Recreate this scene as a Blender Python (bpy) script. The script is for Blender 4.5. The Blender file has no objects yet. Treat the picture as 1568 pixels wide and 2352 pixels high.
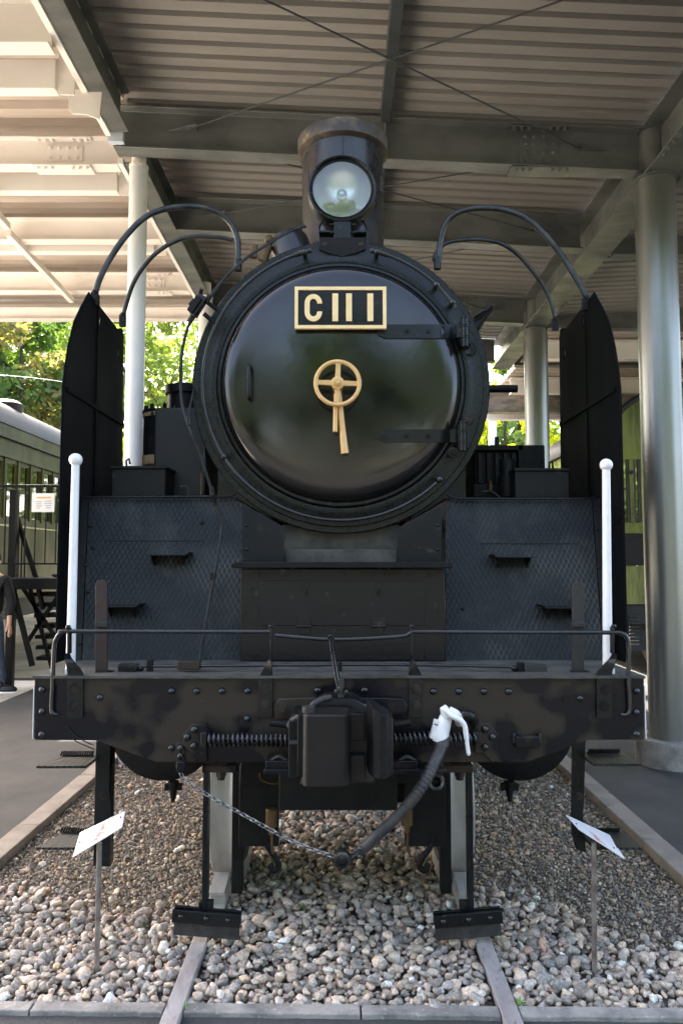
import bpy, bmesh, math, random
import numpy as np
from mathutils import Vector, Matrix, Euler

random.seed(7)
rng = np.random.default_rng(7)
C = bpy.context.scene.collection
scene = bpy.context.scene
PI = math.pi

# ------------------------------------------------------------------ camera
CAM_H = 1.62
F = 1699.0                       # focal length in pixels of a 1568 x 2352 frame
TH = math.atan(114.0 / F)        # camera pitched slightly upward
cam_d = bpy.data.cameras.new('camera')
cam = bpy.data.objects.new('camera', cam_d)
C.objects.link(cam)
cam.location = (0, 0, CAM_H)
cam.rotation_euler = (PI / 2 + TH, 0, 0)
cam_d.sensor_fit = 'VERTICAL'
cam_d.sensor_height = 36.0
cam_d.lens = 36.0 * F / 2352.0
cam_d.clip_start = 0.05
cam_d.clip_end = 3000
scene.camera = cam

# ------------------------------------------------------------------ world, sun, exposure
SUN_EL = math.radians(44)
SUN_AZ = math.radians(-38)       # direction the light comes from, measured from +Y towards +X
world = bpy.data.worlds.new('World')
scene.world = world
world.use_nodes = True
wn = world.node_tree.nodes
wl = world.node_tree.links
bg = wn['Background']
sky = wn.new('ShaderNodeTexSky')
sky.sky_type = 'NISHITA'
sky.sun_disc = False
sky.sun_elevation = SUN_EL
sky.sun_rotation = SUN_AZ
sky.air_density = 0.8
sky.ozone_density = 0.4
sky.dust_density = 4.0
wb = wn.new('ShaderNodeMix'); wb.data_type = 'RGBA'; wb.blend_type = 'MULTIPLY'
wb.inputs['Factor'].default_value = 1.0
wb.inputs['B'].default_value = (1.0, 0.93, 0.835, 1.0)      # white balance of a photograph exposed for the shade
wl.new(sky.outputs[0], wb.inputs['A'])
wl.new(wb.outputs['Result'], bg.inputs[0])
bg.inputs[1].default_value = 0.15
sd = bpy.data.lights.new('sun', 'SUN')
sd.energy = 4.0
sd.angle = math.radians(0.5)
sd.color = (1.0, 0.95, 0.86)
sun = bpy.data.objects.new('sun', sd)
C.objects.link(sun)
_d = Vector((math.sin(SUN_AZ) * math.cos(SUN_EL), math.cos(SUN_AZ) * math.cos(SUN_EL), math.sin(SUN_EL)))
sun.rotation_euler = _d.to_track_quat('Z', 'Y').to_euler()
sun.location = (-20, -10, 30)
scene.view_settings.view_transform = 'Standard'
scene.view_settings.look = 'None'
scene.view_settings.gamma = 1.0
scene.view_settings.use_curve_mapping = False
scene.view_settings.exposure = 3.2

# ------------------------------------------------------------------ helpers: where things stand
def P(px, py, Y):
    u = (px - 784.0) / F
    v = (1176.0 - py) / F
    t = Y / (math.cos(TH) - v * math.sin(TH))
    return Vector((u * t, Y, CAM_H + (math.sin(TH) + v * math.cos(TH)) * t))

def G(px, py, z=0.0):
    u = (px - 784.0) / F
    v = (1176.0 - py) / F
    t = (z - CAM_H) / (math.sin(TH) + v * math.cos(TH))
    return Vector((u * t, (math.cos(TH) - v * math.sin(TH)) * t, z))

# ------------------------------------------------------------------ materials
def new_mat(name):
    m = bpy.data.materials.new(name)
    m.use_nodes = True
    return m, m.node_tree.nodes, m.node_tree.links, m.node_tree.nodes['Principled BSDF']

def mat(name, col, rough=0.5, metal=0.0, col2=None, cscale=4.0, cfac=(0.4, 0.65), bscale=0.0, bstr=0.2,
        rvar=0.0, coat=0.0, spec=0.5, detail=6.0, stretch=None, coord='Object', bdist=0.01,
        col3=None, c3scale=30.0, c3fac=(0.6, 0.75), trans=0.0):
    m, n, l, b = new_mat(name)
    b.inputs['Base Color'].default_value = (*col, 1)
    b.inputs['Roughness'].default_value = rough
    b.inputs['Metallic'].default_value = metal
    b.inputs['Coat Weight'].default_value = coat
    b.inputs['Coat Roughness'].default_value = 0.15
    b.inputs['Specular IOR Level'].default_value = spec
    if coord == 'World':
        g = n.new('ShaderNodeNewGeometry'); src = g.outputs['Position']
    else:
        g = n.new('ShaderNodeTexCoord'); src = g.outputs['Object']
    if stretch:
        mp = n.new('ShaderNodeMapping'); mp.inputs['Scale'].default_value = stretch
        l.new(src, mp.inputs['Vector']); src = mp.outputs['Vector']
    last = None
    if col2:
        t = n.new('ShaderNodeTexNoise'); t.inputs['Scale'].default_value = cscale; t.inputs['Detail'].default_value = detail
        t.inputs['Roughness'].default_value = 0.6
        l.new(src, t.inputs['Vector'])
        r = n.new('ShaderNodeMapRange'); r.inputs['From Min'].default_value = cfac[0]; r.inputs['From Max'].default_value = cfac[1]
        l.new(t.outputs['Fac'], r.inputs['Value'])
        mx = n.new('ShaderNodeMix'); mx.data_type = 'RGBA'
        mx.inputs['A'].default_value = (*col, 1); mx.inputs['B'].default_value = (*col2, 1)
        l.new(r.outputs['Result'], mx.inputs['Factor'])
        last = mx.outputs['Result']
        if rvar:
            rr = n.new('ShaderNodeMapRange'); rr.inputs['To Min'].default_value = rough; rr.inputs['To Max'].default_value = rough + rvar
            l.new(r.outputs['Result'], rr.inputs['Value']); l.new(rr.outputs['Result'], b.inputs['Roughness'])
    if col3:
        t3 = n.new('ShaderNodeTexNoise'); t3.inputs['Scale'].default_value = c3scale; t3.inputs['Detail'].default_value = 8
        l.new(src, t3.inputs['Vector'])
        r3 = n.new('ShaderNodeMapRange'); r3.inputs['From Min'].default_value = c3fac[0]; r3.inputs['From Max'].default_value = c3fac[1]
        l.new(t3.outputs['Fac'], r3.inputs['Value'])
        m3 = n.new('ShaderNodeMix'); m3.data_type = 'RGBA'
        if last: l.new(last, m3.inputs['A'])
        else: m3.inputs['A'].default_value = (*col, 1)
        m3.inputs['B'].default_value = (*col3, 1)
        l.new(r3.outputs['Result'], m3.inputs['Factor'])
        last = m3.outputs['Result']
    if last: l.new(last, b.inputs['Base Color'])
    if bscale:
        t2 = n.new('ShaderNodeTexNoise'); t2.inputs['Scale'].default_value = bscale; t2.inputs['Detail'].default_value = 5
        l.new(src, t2.inputs['Vector'])
        bp = n.new('ShaderNodeBump'); bp.inputs['Strength'].default_value = bstr; bp.inputs['Distance'].default_value = bdist
        l.new(t2.outputs['Fac'], bp.inputs['Height']); l.new(bp.outputs['Normal'], b.inputs['Normal'])
    return m

M = {}
M['black'] = mat('black_enamel', (0.005, 0.006, 0.007), 0.24, col2=(0.010, 0.011, 0.012), cscale=3, bscale=60, bstr=0.12, rvar=0.2, coord='World', spec=0.3,
                 col3=(0.05, 0.048, 0.044), c3scale=22, c3fac=(0.62, 0.8))
M['door'] = mat('door_enamel', (0.006, 0.006, 0.006), 0.10, col2=(0.012, 0.010, 0.009), cscale=2.2, bscale=30, bstr=0.05, rvar=0.14, coord='World', spec=0.6, bdist=0.006, coat=0.0)
M['flange'] = mat('crazed_black_paint', (0.005, 0.007, 0.0065), 0.22, col2=(0.010, 0.012, 0.011), cscale=40, bscale=170, bstr=0.4, rvar=0.2, coord='World', spec=0.3, bdist=0.006)
M['beam'] = mat('patched_beam_paint', (0.006, 0.006, 0.009), 0.26, col2=(0.033, 0.026, 0.020), cscale=4.2, cfac=(0.475, 0.54), bscale=140, bstr=0.07,
                rvar=0.2, coord='World', spec=0.24, detail=2.2, col3=(0.07, 0.065, 0.06), c3scale=35, c3fac=(0.67, 0.8))
M['matte'] = mat('sooty_black_iron', (0.004, 0.0045, 0.005), 0.5, col2=(0.011, 0.0105, 0.010), cscale=8, bscale=80, bstr=0.25, rvar=0.15, coord='World', spec=0.2)
M['deflector'] = mat('deflector_black', (0.0035, 0.0045, 0.005), 0.6, col2=(0.007, 0.007, 0.0075), cscale=2, bscale=30, bstr=0.06, rvar=0.2, coord='World', spec=0.04, stretch=(1, 1, 0.25))
M['plate'] = mat('slate_black_sheet', (0.009, 0.011, 0.013), 0.40, col2=(0.016, 0.016, 0.016), cscale=3.5, bscale=70, bstr=0.15, rvar=0.2, coord='World', spec=0.18,
                 col3=(0.075, 0.072, 0.066), c3scale=14, c3fac=(0.63, 0.82))
M['box'] = mat('service_box_paint', (0.009, 0.0085, 0.009), 0.30, col2=(0.017, 0.0135, 0.012), cscale=4, bscale=50, bstr=0.12, rvar=0.25, coord='World', spec=0.25,
               col3=(0.06, 0.055, 0.05), c3scale=20, c3fac=(0.64, 0.8))
M['deck'] = mat('dusty_deck', (0.075, 0.072, 0.062), 0.75, col2=(0.03, 0.03, 0.028), cscale=9, bscale=50, bstr=0.3, coord='World')
M['brass'] = mat('gold_paint', (0.72, 0.45, 0.19), 0.42, metal=0.25, col2=(0.64, 0.39, 0.15), cscale=30, bscale=120, bstr=0.1, coord='World')
M['plategold'] = mat('pale_gold_paint', (0.90, 0.66, 0.33), 0.45, col2=(0.84, 0.60, 0.29), cscale=20, bscale=150, bstr=0.05, coord='World')
M['white'] = mat('white_gloss_paint', (0.84, 0.83, 0.84), 0.3, col2=(0.78, 0.77, 0.76), cscale=20, coord='World', bscale=80, bstr=0.04)
M['rubber'] = mat('ribbed_rubber', (0.022, 0.020, 0.022), 0.5, col2=(0.045, 0.042, 0.04), cscale=20, bscale=100, bstr=0.3, coord='World')
M['tread'] = mat('grey_tyre_paint', (0.36, 0.345, 0.32), 0.38, metal=0.0, col2=(0.28, 0.265, 0.24), cscale=6, coord='World', stretch=(3, 1, 0.6), bscale=60, bstr=0.08)
M['rust'] = mat('rusty_brown_bar', (0.036, 0.017, 0.013), 0.6, col2=(0.03, 0.02, 0.02), cscale=16, bscale=160, bstr=0.4, coord='World', stretch=(0.4, 1, 3))
M['bar'] = mat('dark_grey_bar', (0.022, 0.021, 0.019), 0.6, col2=(0.025, 0.024, 0.024), cscale=16, bscale=160, bstr=0.3, coord='World')
M['chain'] = mat('galvanised_chain', (0.30, 0.30, 0.30), 0.4, metal=0.7, col2=(0.06, 0.055, 0.05), cscale=60, coord='World')
M['spring'] = mat('oiled_spring_steel', (0.07, 0.07, 0.076), 0.25, metal=0.7, spec=0.8, coord='World', col2=(0.02, 0.02, 0.022), cscale=20)
M['oldbrass'] = mat('dull_brass', (0.12, 0.075, 0.03), 0.5, metal=0.5, col2=(0.07, 0.045, 0.02), cscale=15, coord='World')
M['cream_band'] = mat('peeling_cream_paint', (0.46, 0.30, 0.17), 0.6, col2=(0.38, 0.24, 0.13), cscale=20, coord='World', col3=(0.02, 0.018, 0.016), c3scale=30, c3fac=(0.60, 0.64))
M['rusty_cap'] = mat('scorched_cap', (0.045, 0.034, 0.027), 0.55, col2=(0.10, 0.075, 0.05), cscale=9, cfac=(0.45, 0.6), bscale=60, bstr=0.4, coord='World',
                     col3=(0.30, 0.18, 0.07), c3scale=9, c3fac=(0.63, 0.66))
M['chimney'] = mat('chimney_black', (0.008, 0.008, 0.009), 0.22, col2=(0.024, 0.020, 0.018), cscale=5, rvar=0.3, bscale=50, bstr=0.15, coord='World', spec=0.4, stretch=(2, 2, 0.6), coat=0.3)
M['reflector'] = mat('silvered_reflector', (0.66, 0.67, 0.63), 0.30, metal=0.8, coord='World', bscale=25, bstr=0.05, col2=(0.55, 0.58, 0.50), cscale=8)
M['cream'] = mat('cream_steel_paint', (0.92, 0.85, 0.80), 0.5, col2=(0.86, 0.79, 0.74), cscale=3, coord='World', bscale=20, bstr=0.05)
M['cream_light'] = mat('white_gutter_paint', (0.93, 0.88, 0.83), 0.5, col2=(0.9, 0.84, 0.79), cscale=3, coord='World')
M['whitecol'] = mat('white_column_paint', (0.80, 0.79, 0.80), 0.35, col2=(0.72, 0.71, 0.72), cscale=3, coord='World')
M['creamdeck'] = mat('cream_roof_deck', (0.56, 0.48, 0.42), 0.55, col2=(0.42, 0.345, 0.285), cscale=2, coord='World', stretch=(0.3, 2, 1))
M['greysteel'] = mat('grey_galvanised_steel', (0.17, 0.175, 0.165), 0.38, metal=0.2, col2=(0.10, 0.105, 0.10), cscale=1.6, rvar=0.2, coord='World', stretch=(1.0, 2, 1.6), bscale=12, bstr=0.08)
M['darksteel'] = mat('dark_grey_steel', (0.07, 0.078, 0.082), 0.42, metal=0.3, col2=(0.05, 0.056, 0.058), cscale=2, rvar=0.2, coord='World')
M['flangewood'] = mat('weathered_flange', (0.30, 0.265, 0.225), 0.6, col2=(0.12, 0.115, 0.11), cscale=3.2, cfac=(0.4, 0.6), coord='World', stretch=(1, 1, 3))
M['greydeck'] = mat('brown_grey_roof_deck', (0.27, 0.25, 0.228), 0.62, col2=(0.235, 0.218, 0.198), cscale=2, coord='World', stretch=(0.3, 2, 1))
M['steelcol'] = mat('polished_column_steel', (0.27, 0.275, 0.27), 0.34, metal=0.75, col2=(0.24, 0.245, 0.23), cscale=2.5, rvar=0.0, coord='World', stretch=(2, 2, 0.5), bscale=0)
M['asphalt'] = mat('asphalt', (0.040, 0.040, 0.041), 0.85, col2=(0.070, 0.069, 0.068), cscale=1.3, bscale=220, bstr=0.7, coord='World', col3=(0.12, 0.115, 0.105), c3scale=160, c3fac=(0.60, 0.72))
M['concrete'] = mat('weathered_concrete', (0.34, 0.315, 0.285), 0.85, col2=(0.15, 0.145, 0.138), cscale=7, bscale=90, bstr=0.5, coord='World', col3=(0.42, 0.40, 0.37), c3scale=45, c3fac=(0.60, 0.75))
M['kerb'] = mat('tan_kerb_concrete', (0.30, 0.26, 0.22), 0.85, col2=(0.22, 0.19, 0.16), cscale=5, bscale=90, bstr=0.4, coord='World', col3=(0.12, 0.11, 0.10), c3scale=14, c3fac=(0.62, 0.75))
M['railtop'] = mat('dull_rail_head', (0.40, 0.37, 0.36), 0.5, metal=0.0, col2=(0.27, 0.235, 0.225), cscale=12, bscale=60, bstr=0.35, rvar=0.2, coord='World', stretch=(1, 0.4, 1), col3=(0.10, 0.05, 0.035), c3scale=30, c3fac=(0.62, 0.72))
M['soil'] = mat('grit_soil', (0.15, 0.13, 0.11), 0.95, col2=(0.09, 0.08, 0.07), cscale=30, bscale=150, bstr=1.0, coord='World', col3=(0.22, 0.2, 0.17), c3scale=120, c3fac=(0.58, 0.7))
M['sand'] = mat('pale_sandy_ground', (0.60, 0.55, 0.48), 0.9, col2=(0.50, 0.46, 0.40), cscale=1.5, bscale=30, bstr=0.3, coord='World', col3=(0.10, 0.14, 0.05), c3scale=0.5, c3fac=(0.55, 0.65))
M['bank'] = mat('worn_grass', (0.05, 0.055, 0.03), 0.9, col2=(0.12, 0.11, 0.075), cscale=1.2, bscale=20, bstr=0.6, coord='World')
M['coach'] = mat('olive_coach_enamel', (0.048, 0.052, 0.010), 0.3, col2=(0.026, 0.03, 0.008), cscale=2.5, rvar=0.12, coord='World', stretch=(1, 1, 0.4), coat=0.0, spec=0.12, bscale=6, bstr=0.06)
M['coachgold'] = mat('yellow_green_coach_enamel', (0.22, 0.235, 0.05), 0.2, col2=(0.085, 0.10, 0.03), cscale=4, coord='World', stretch=(2, 1, 0.4), coat=0.3)  # darker upright streaks put reflections into the enamel colour
M['coachroof'] = mat('silver_roof', (0.045, 0.052, 0.060), 0.5, col2=(0.065, 0.065, 0.066), cscale=1.2, coord='World', spec=0.15)
M['dark'] = mat('dark_interior', (0.012, 0.013, 0.014), 0.6)
M['railing'] = mat('black_railing_paint', (0.004, 0.0045, 0.005), 0.5, coord='World', spec=0.12, bscale=50, bstr=0.1)
M['wood'] = mat('dark_brown_frame', (0.055, 0.028, 0.02), 0.5)
M['signwhite'] = mat('white_sign_sheet', (0.68, 0.68, 0.70), 0.35, col2=(0.62, 0.62, 0.64), cscale=9, coord='World')
M['pinkprint'] = mat('faded_red_print', (0.66, 0.16, 0.13), 0.5, col2=(0.74, 0.42, 0.40), cscale=80, coord='World')
M['orange'] = mat('orange_print', (0.75, 0.36, 0.12), 0.5)
M['greyprint'] = mat('grey_print', (0.36, 0.36, 0.42), 0.5)
M['post'] = mat('weathered_steel_post', (0.26, 0.235, 0.215), 0.5, metal=0.2, col2=(0.12, 0.09, 0.075), cscale=14, coord='World')
M['denim'] = mat('blue_denim', (0.045, 0.065, 0.11), 0.9, coord='World', bscale=300, bstr=0.4, col2=(0.07, 0.09, 0.14), cscale=12)
M['skin'] = mat('skin', (0.52, 0.30, 0.21), 0.5)
M['jacket'] = mat('black_jacket_cloth', (0.006, 0.006, 0.009), 0.85, coord='World', bscale=40, bstr=0.4)
M['shoe'] = mat('black_shoe', (0.005, 0.005, 0.006), 0.5)
M['bark'] = mat('tree_bark', (0.055, 0.042, 0.032), 0.9, col2=(0.03, 0.025, 0.02), cscale=8, bscale=20, bstr=0.8, coord='World')
M['bluewhite'] = mat('pale_blue_steel', (0.62, 0.66, 0.74), 0.5, col2=(0.55, 0.6, 0.68), cscale=2, coord='World')
M['wire'] = mat('pale_wire', (0.3, 0.32, 0.34), 0.5)
M['railblack'] = mat('handrail_enamel', (0.008, 0.009, 0.011), 0.2, coord='World', bscale=40, bstr=0.06, spec=0.55, col2=(0.016, 0.017, 0.019), cscale=14, coat=0.15)
M['cord'] = mat('black_cable', (0.006, 0.007, 0.008), 0.42, coord='World', spec=0.25, bscale=60, bstr=0.15, col2=(0.03, 0.03, 0.032), cscale=12)
M['stay'] = mat('black_stay_tube', (0.007, 0.009, 0.011), 0.32, coord='World', bscale=50, bstr=0.25, col2=(0.035, 0.037, 0.04), cscale=15)

def glass_mat(name, tint, rough=0.02, tr=0.75):
    m, n, l, b = new_mat(name)
    n.remove(b)
    out = n['Material Output']
    g = n.new('ShaderNodeBsdfGlossy'); g.inputs['Roughness'].default_value = rough
    t = n.new('ShaderNodeBsdfTransparent'); t.inputs['Color'].default_value = (*tint, 1)
    fr = n.new('ShaderNodeFresnel'); fr.inputs['IOR'].default_value = 1.6
    ad = n.new('ShaderNodeMath'); ad.operation = 'ADD'; ad.inputs[1].default_value = 1 - tr - 0.05; ad.use_clamp = True
    l.new(fr.outputs[0], ad.inputs[0])
    mx = n.new('ShaderNodeMixShader')
    l.new(ad.outputs[0], mx.inputs[0]); l.new(t.outputs[0], mx.inputs[1]); l.new(g.outputs[0], mx.inputs[2])
    l.new(mx.outputs[0], out.inputs['Surface'])
    return m
M['glass'] = glass_mat('coach_window_glass', (0.7, 0.75, 0.7), 0.03, 0.6)
M['lens'] = glass_mat('headlight_glass', (0.95, 0.97, 0.95), 0.02, 0.9)

def checker_mat():
    m, n, l, b = new_mat('diamond_tread_plate')
    g = n.new('ShaderNodeNewGeometry')
    sp = n.new('ShaderNodeSeparateXYZ'); l.new(g.outputs['Position'], sp.inputs[0])
    def math_(op, a, bb):
        q = n.new('ShaderNodeMath'); q.operation = op
        for i, v in enumerate((a, bb)):
            if isinstance(v, (int, float)): q.inputs[i].default_value = v
            else: l.new(v, q.inputs[i])
        return q.outputs[0]
    xs = math_('MULTIPLY', sp.outputs['X'], 1 / 0.025)
    zs = math_('MULTIPLY', sp.outputs['Z'], 1 / 0.047)
    hs = []
    for sgn in (1, -1):
        s = math_('ADD', xs, math_('MULTIPLY', zs, sgn))
        fr = math_('FRACT', s, 0)
        d = math_('ABSOLUTE', math_('SUBTRACT', fr, 0.5), 0)
        mr = n.new('ShaderNodeMapRange'); mr.inputs['From Min'].default_value = 0.14; mr.inputs['From Max'].default_value = 0.02
        l.new(d, mr.inputs['Value']); hs.append(mr.outputs[0])
    h = math_('MAXIMUM', hs[0], hs[1])
    bp = n.new('ShaderNodeBump'); bp.inputs['Strength'].default_value = 0.7; bp.inputs['Distance'].default_value = 0.0025
    l.new(h, bp.inputs['Height'])
    l.new(bp.outputs['Normal'], b.inputs['Normal'])
    # wear: raised diamonds are rubbed pale in patches
    t = n.new('ShaderNodeTexNoise'); t.inputs['Scale'].default_value = 3.0; t.inputs['Detail'].default_value = 7; t.inputs['Roughness'].default_value = 0.65
    l.new(g.outputs['Position'], t.inputs['Vector'])
    r = n.new('ShaderNodeMapRange'); r.inputs['From Min'].default_value = 0.48; r.inputs['From Max'].default_value = 0.74
    l.new(t.outputs['Fac'], r.inputs['Value'])
    w = math_('MULTIPLY', r.outputs[0], math_('ADD', math_('MULTIPLY', h, 0.92), 0.08))
    mx = n.new('ShaderNodeMix'); mx.data_type = 'RGBA'
    mx.inputs['A'].default_value = (0.009, 0.011, 0.013, 1); mx.inputs['B'].default_value = (0.11, 0.11, 0.10, 1)
    l.new(w, mx.inputs['Factor']); l.new(mx.outputs['Result'], b.inputs['Base Color'])
    b.inputs['Roughness'].default_value = 0.42; b.inputs['Specular IOR Level'].default_value = 0.25
    return m
M['checker'] = checker_mat()

def tint_mat(name, rough=0.8, bscale=60, bstr=0.3, leaf=False, var=0.25):
    m, n, l, b = new_mat(name)
    a = n.new('ShaderNodeVertexColor'); a.layer_name = 'tint'
    if not leaf:
        g = n.new('ShaderNodeNewGeometry')
        t = n.new('ShaderNodeTexNoise'); t.inputs['Scale'].default_value = bscale; t.inputs['Detail'].default_value = 5
        l.new(g.outputs['Position'], t.inputs['Vector'])
        r = n.new('ShaderNodeMapRange'); r.inputs['To Min'].default_value = 1 - var; r.inputs['To Max'].default_value = 1 + var
        r.inputs['From Min'].default_value = 0.3; r.inputs['From Max'].default_value = 0.7
        l.new(t.outputs['Fac'], r.inputs['Value'])
        mx = n.new('ShaderNodeVectorMath'); mx.operation = 'SCALE'
        l.new(a.outputs['Color'], mx.inputs[0]); l.new(r.outputs[0], mx.inputs['Scale'])
        l.new(mx.outputs[0], b.inputs['Base Color'])
        b.inputs['Roughness'].default_value = rough
        bp = n.new('ShaderNodeBump'); bp.inputs['Strength'].default_value = bstr; bp.inputs['Distance'].default_value = 0.004
        l.new(t.outputs['Fac'], bp.inputs['Height']); l.new(bp.outputs['Normal'], b.inputs['Normal'])
    else:
        l.new(a.outputs['Color'], b.inputs['Base Color'])
        b.inputs['Roughness'].default_value = 0.5
        tr = n.new('ShaderNodeBsdfTranslucent')
        hs = n.new('ShaderNodeHueSaturation'); hs.inputs['Saturation'].default_value = 1.1; hs.inputs['Value'].default_value = 1.5
        l.new(a.outputs['Color'], hs.inputs['Color']); l.new(hs.outputs[0], tr.inputs['Color'])
        ms = n.new('ShaderNodeMixShader'); ms.inputs[0].default_value = 0.45
        l.new(b.outputs[0], ms.inputs[1]); l.new(tr.outputs[0], ms.inputs[2])
        l.new(ms.outputs[0], n['Material Output'].inputs['Surface'])
    return m
M['stone'] = tint_mat('river_stone', 0.8, 90, 0.6, var=.35)
M['leaf'] = tint_mat('leaf', leaf=True)

# ------------------------------------------------------------------ mesh building
class MB:
    def __init__(s):
        s.v = []; s.f = []
    def add(s, vs, fs):
        o = len(s.v)
        s.v += [Vector(p) for p in vs]
        s.f += [tuple(i + o for i in f) for f in fs]
        return s
    def box(s, c, size, rot=None):
        hx, hy, hz = size[0] / 2, size[1] / 2, size[2] / 2
        vs = [Vector((x, y, z)) for x in (-hx, hx) for y in (-hy, hy) for z in (-hz, hz)]
        if rot is not None:
            R_ = Euler(rot).to_matrix() if not isinstance(rot, Matrix) else rot
            vs = [R_ @ v for v in vs]
        c = Vector(c)
        return s.add([v + c for v in vs], [(0, 1, 3, 2), (4, 6, 7, 5), (0, 4, 5, 1), (2, 3, 7, 6), (0, 2, 6, 4), (1, 5, 7, 3)])
    def bb(s, a, b):
        a = Vector(a); b = Vector(b)
        return s.box((a + b) / 2, (abs(b.x - a.x), abs(b.y - a.y), abs(b.z - a.z)))
    def prism(s, pts, d):
        """closed polygon of 3-D points swept by vector d"""
        n = len(pts); d = Vector(d)
        vs = [Vector(p) for p in pts] + [Vector(p) + d for p in pts]
        fs = [tuple(range(n))[::-1], tuple(range(n, 2 * n))]
        fs += [(i, (i + 1) % n, n + (i + 1) % n, n + i) for i in range(n)]
        return s.add(vs, fs)
    def tube(s, pts, r, seg=10, closed=False, caps=True):
        pts = [Vector(p) for p in pts]; n = len(pts)
        rs = r if isinstance(r, (list, tuple)) else [r] * n
        vs = []; up = None
        for i, p in enumerate(pts):
            if closed: t = (pts[(i + 1) % n] - pts[i - 1]).normalized()
            elif i == 0: t = (pts[1] - pts[0]).normalized()
            elif i == n - 1: t = (pts[-1] - pts[-2]).normalized()
            else: t = ((pts[i + 1] - p).normalized() + (p - pts[i - 1]).normalized()).normalized()
            if up is None:
                up = Vector((0, 0, 1)) if abs(t.z) < 0.9 else Vector((1, 0, 0))
            a = (up - t * up.dot(t)).normalized(); up = a; b = t.cross(a)
            for k in range(seg):
                an = 2 * PI * k / seg
                vs.append(p + (a * math.cos(an) + b * math.sin(an)) * rs[i])
        fs = []
        m = n if closed else n - 1
        for i in range(m):
            j = (i + 1) % n
            for k in range(seg):
                k2 = (k + 1) % seg
                fs.append((i * seg + k, i * seg + k2, j * seg + k2, j * seg + k))
        if caps and not closed:
            fs.append(tuple(range(seg))[::-1]); fs.append(tuple(range((n - 1) * seg, n * seg)))
        return s.add(vs, fs)
    def lathe(s, prof, c, axis=(0, -1, 0), seg=48, a0=0, a1=2 * PI, capends=True):
        """prof: list of (r, h) ; h measured along axis from c"""
        ax = Vector(axis).normalized(); c = Vector(c)
        ref = Vector((0, 0, 1)) if abs(ax.z) < 0.9 else Vector((0, 1, 0))
        u = (ref - ax * ref.dot(ax)).normalized(); w = ax.cross(u)
        full = abs(a1 - a0 - 2 * PI) < 1e-6
        ns = seg if full else seg + 1
        vs = []
        for (r, h) in prof:
            for k in range(ns):
                an = a0 + (a1 - a0) * k / seg
                vs.append(c + ax * h + (u * math.cos(an) + w * math.sin(an)) * r)
        fs = []
        for i in range(len(prof) - 1):
            for k in range(seg):
                k2 = (k + 1) % ns if full else k + 1
                fs.append((i * ns + k, (i + 1) * ns + k, (i + 1) * ns + k2, i * ns + k2))
        if capends and full:
            if prof[0][0] > 1e-6: fs.append(tuple(range(ns)))
            if prof[-1][0] > 1e-6: fs.append(tuple(range((len(prof) - 1) * ns, len(prof) * ns))[::-1])
        return s.add(vs, fs)
    def cyl(s, a, b, r, seg=16, r2=None):
        return s.tube([a, b], [r, r2 if r2 is not None else r], seg)
    def sphere(s, c, r, seg=20, rings=12, sc=(1, 1, 1)):
        prof = [(max(1e-5, r * math.sin(PI * i / rings)), -r * math.cos(PI * i / rings)) for i in range(rings + 1)]
        o = len(s.v)
        s.lathe(prof, (0, 0, 0), (0, 0, 1), seg, capends=False)
        for i in range(o, len(s.v)):
            v = s.v[i]; s.v[i] = Vector((v.x * sc[0], v.y * sc[1], v.z * sc[2])) + Vector(c)
        return s
    def mesh(s, name, m, origin=None, ang=35):
        o = Vector(origin) if origin is not None else Vector((0, 0, 0))
        me = bpy.data.meshes.new(name)
        me.from_pydata([tuple(v - o) for v in s.v], [], s.f)
        me.materials.append(m)
        bm = bmesh.new(); bm.from_mesh(me)
        bmesh.ops.remove_doubles(bm, verts=bm.verts, dist=1e-6)
        bmesh.ops.recalc_face_normals(bm, faces=bm.faces)
        bm.to_mesh(me); bm.free()
        me.polygons.foreach_set('use_smooth', [True] * len(me.polygons))
        me.set_sharp_from_angle(angle=math.radians(ang))
        return me
    def centre(s):
        a = np.array([tuple(v) for v in s.v]); return Vector((a.min(0) + a.max(0)) / 2)
    def build(s, name, m, parent=None, bevel=0.0, ang=35, label=None):
        c = s.centre()
        me = s.mesh(name, m if not isinstance(m, str) else M[m], c, ang)
        o = bpy.data.objects.new(name, me)
        place(o, c, parent)
        if bevel:
            md = o.modifiers.new('bevel', 'BEVEL'); md.width = bevel; md.segments = 2
            md.limit_method = 'ANGLE'; md.angle_limit = math.radians(40)
        if label: o['label'] = label
        return o

WL = {}
def place(o, c, parent=None):
    C.objects.link(o)
    c = Vector(c); WL[o] = c
    if parent is not None:
        o.parent = parent; o.location = c - WL[parent]
    else:
        o.location = c
def thing(name, loc, label, cat, group=None):
    o = bpy.data.objects.new(name, None)
    o.empty_display_size = 0.2
    place(o, loc)
    o['label'] = label; o['category'] = cat
    if group: o['group'] = group
    return o
def tag(o, label=None, cat=None, group=None, kind=None):
    if label: o['label'] = label
    if cat: o['category'] = cat
    if group: o['group'] = group
    if kind: o['kind'] = kind
    return o
def inst(name, me, c, parent, rot=(0, 0, 0), sc=(1, 1, 1)):
    o = bpy.data.objects.new(name, me); place(o, c, parent)
    o.rotation_euler = rot; o.scale = sc
    return o
def bez(pts, n=8):
    """Catmull-Rom through points"""
    pts = [Vector(p) for p in pts]; out = []
    q = [pts[0] * 2 - pts[1]] + pts + [pts[-1] * 2 - pts[-2]]
    for i in range(1, len(q) - 2):
        for k in range(n):
            t = k / n
            a, b, c, d = q[i - 1], q[i], q[i + 1], q[i + 2]
            out.append(0.5 * ((2 * b) + (c - a) * t + (2 * a - 5 * b + 4 * c - d) * t * t + (3 * b - a - 3 * c + d) * t ** 3))
    out.append(pts[-1]); return out
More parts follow.
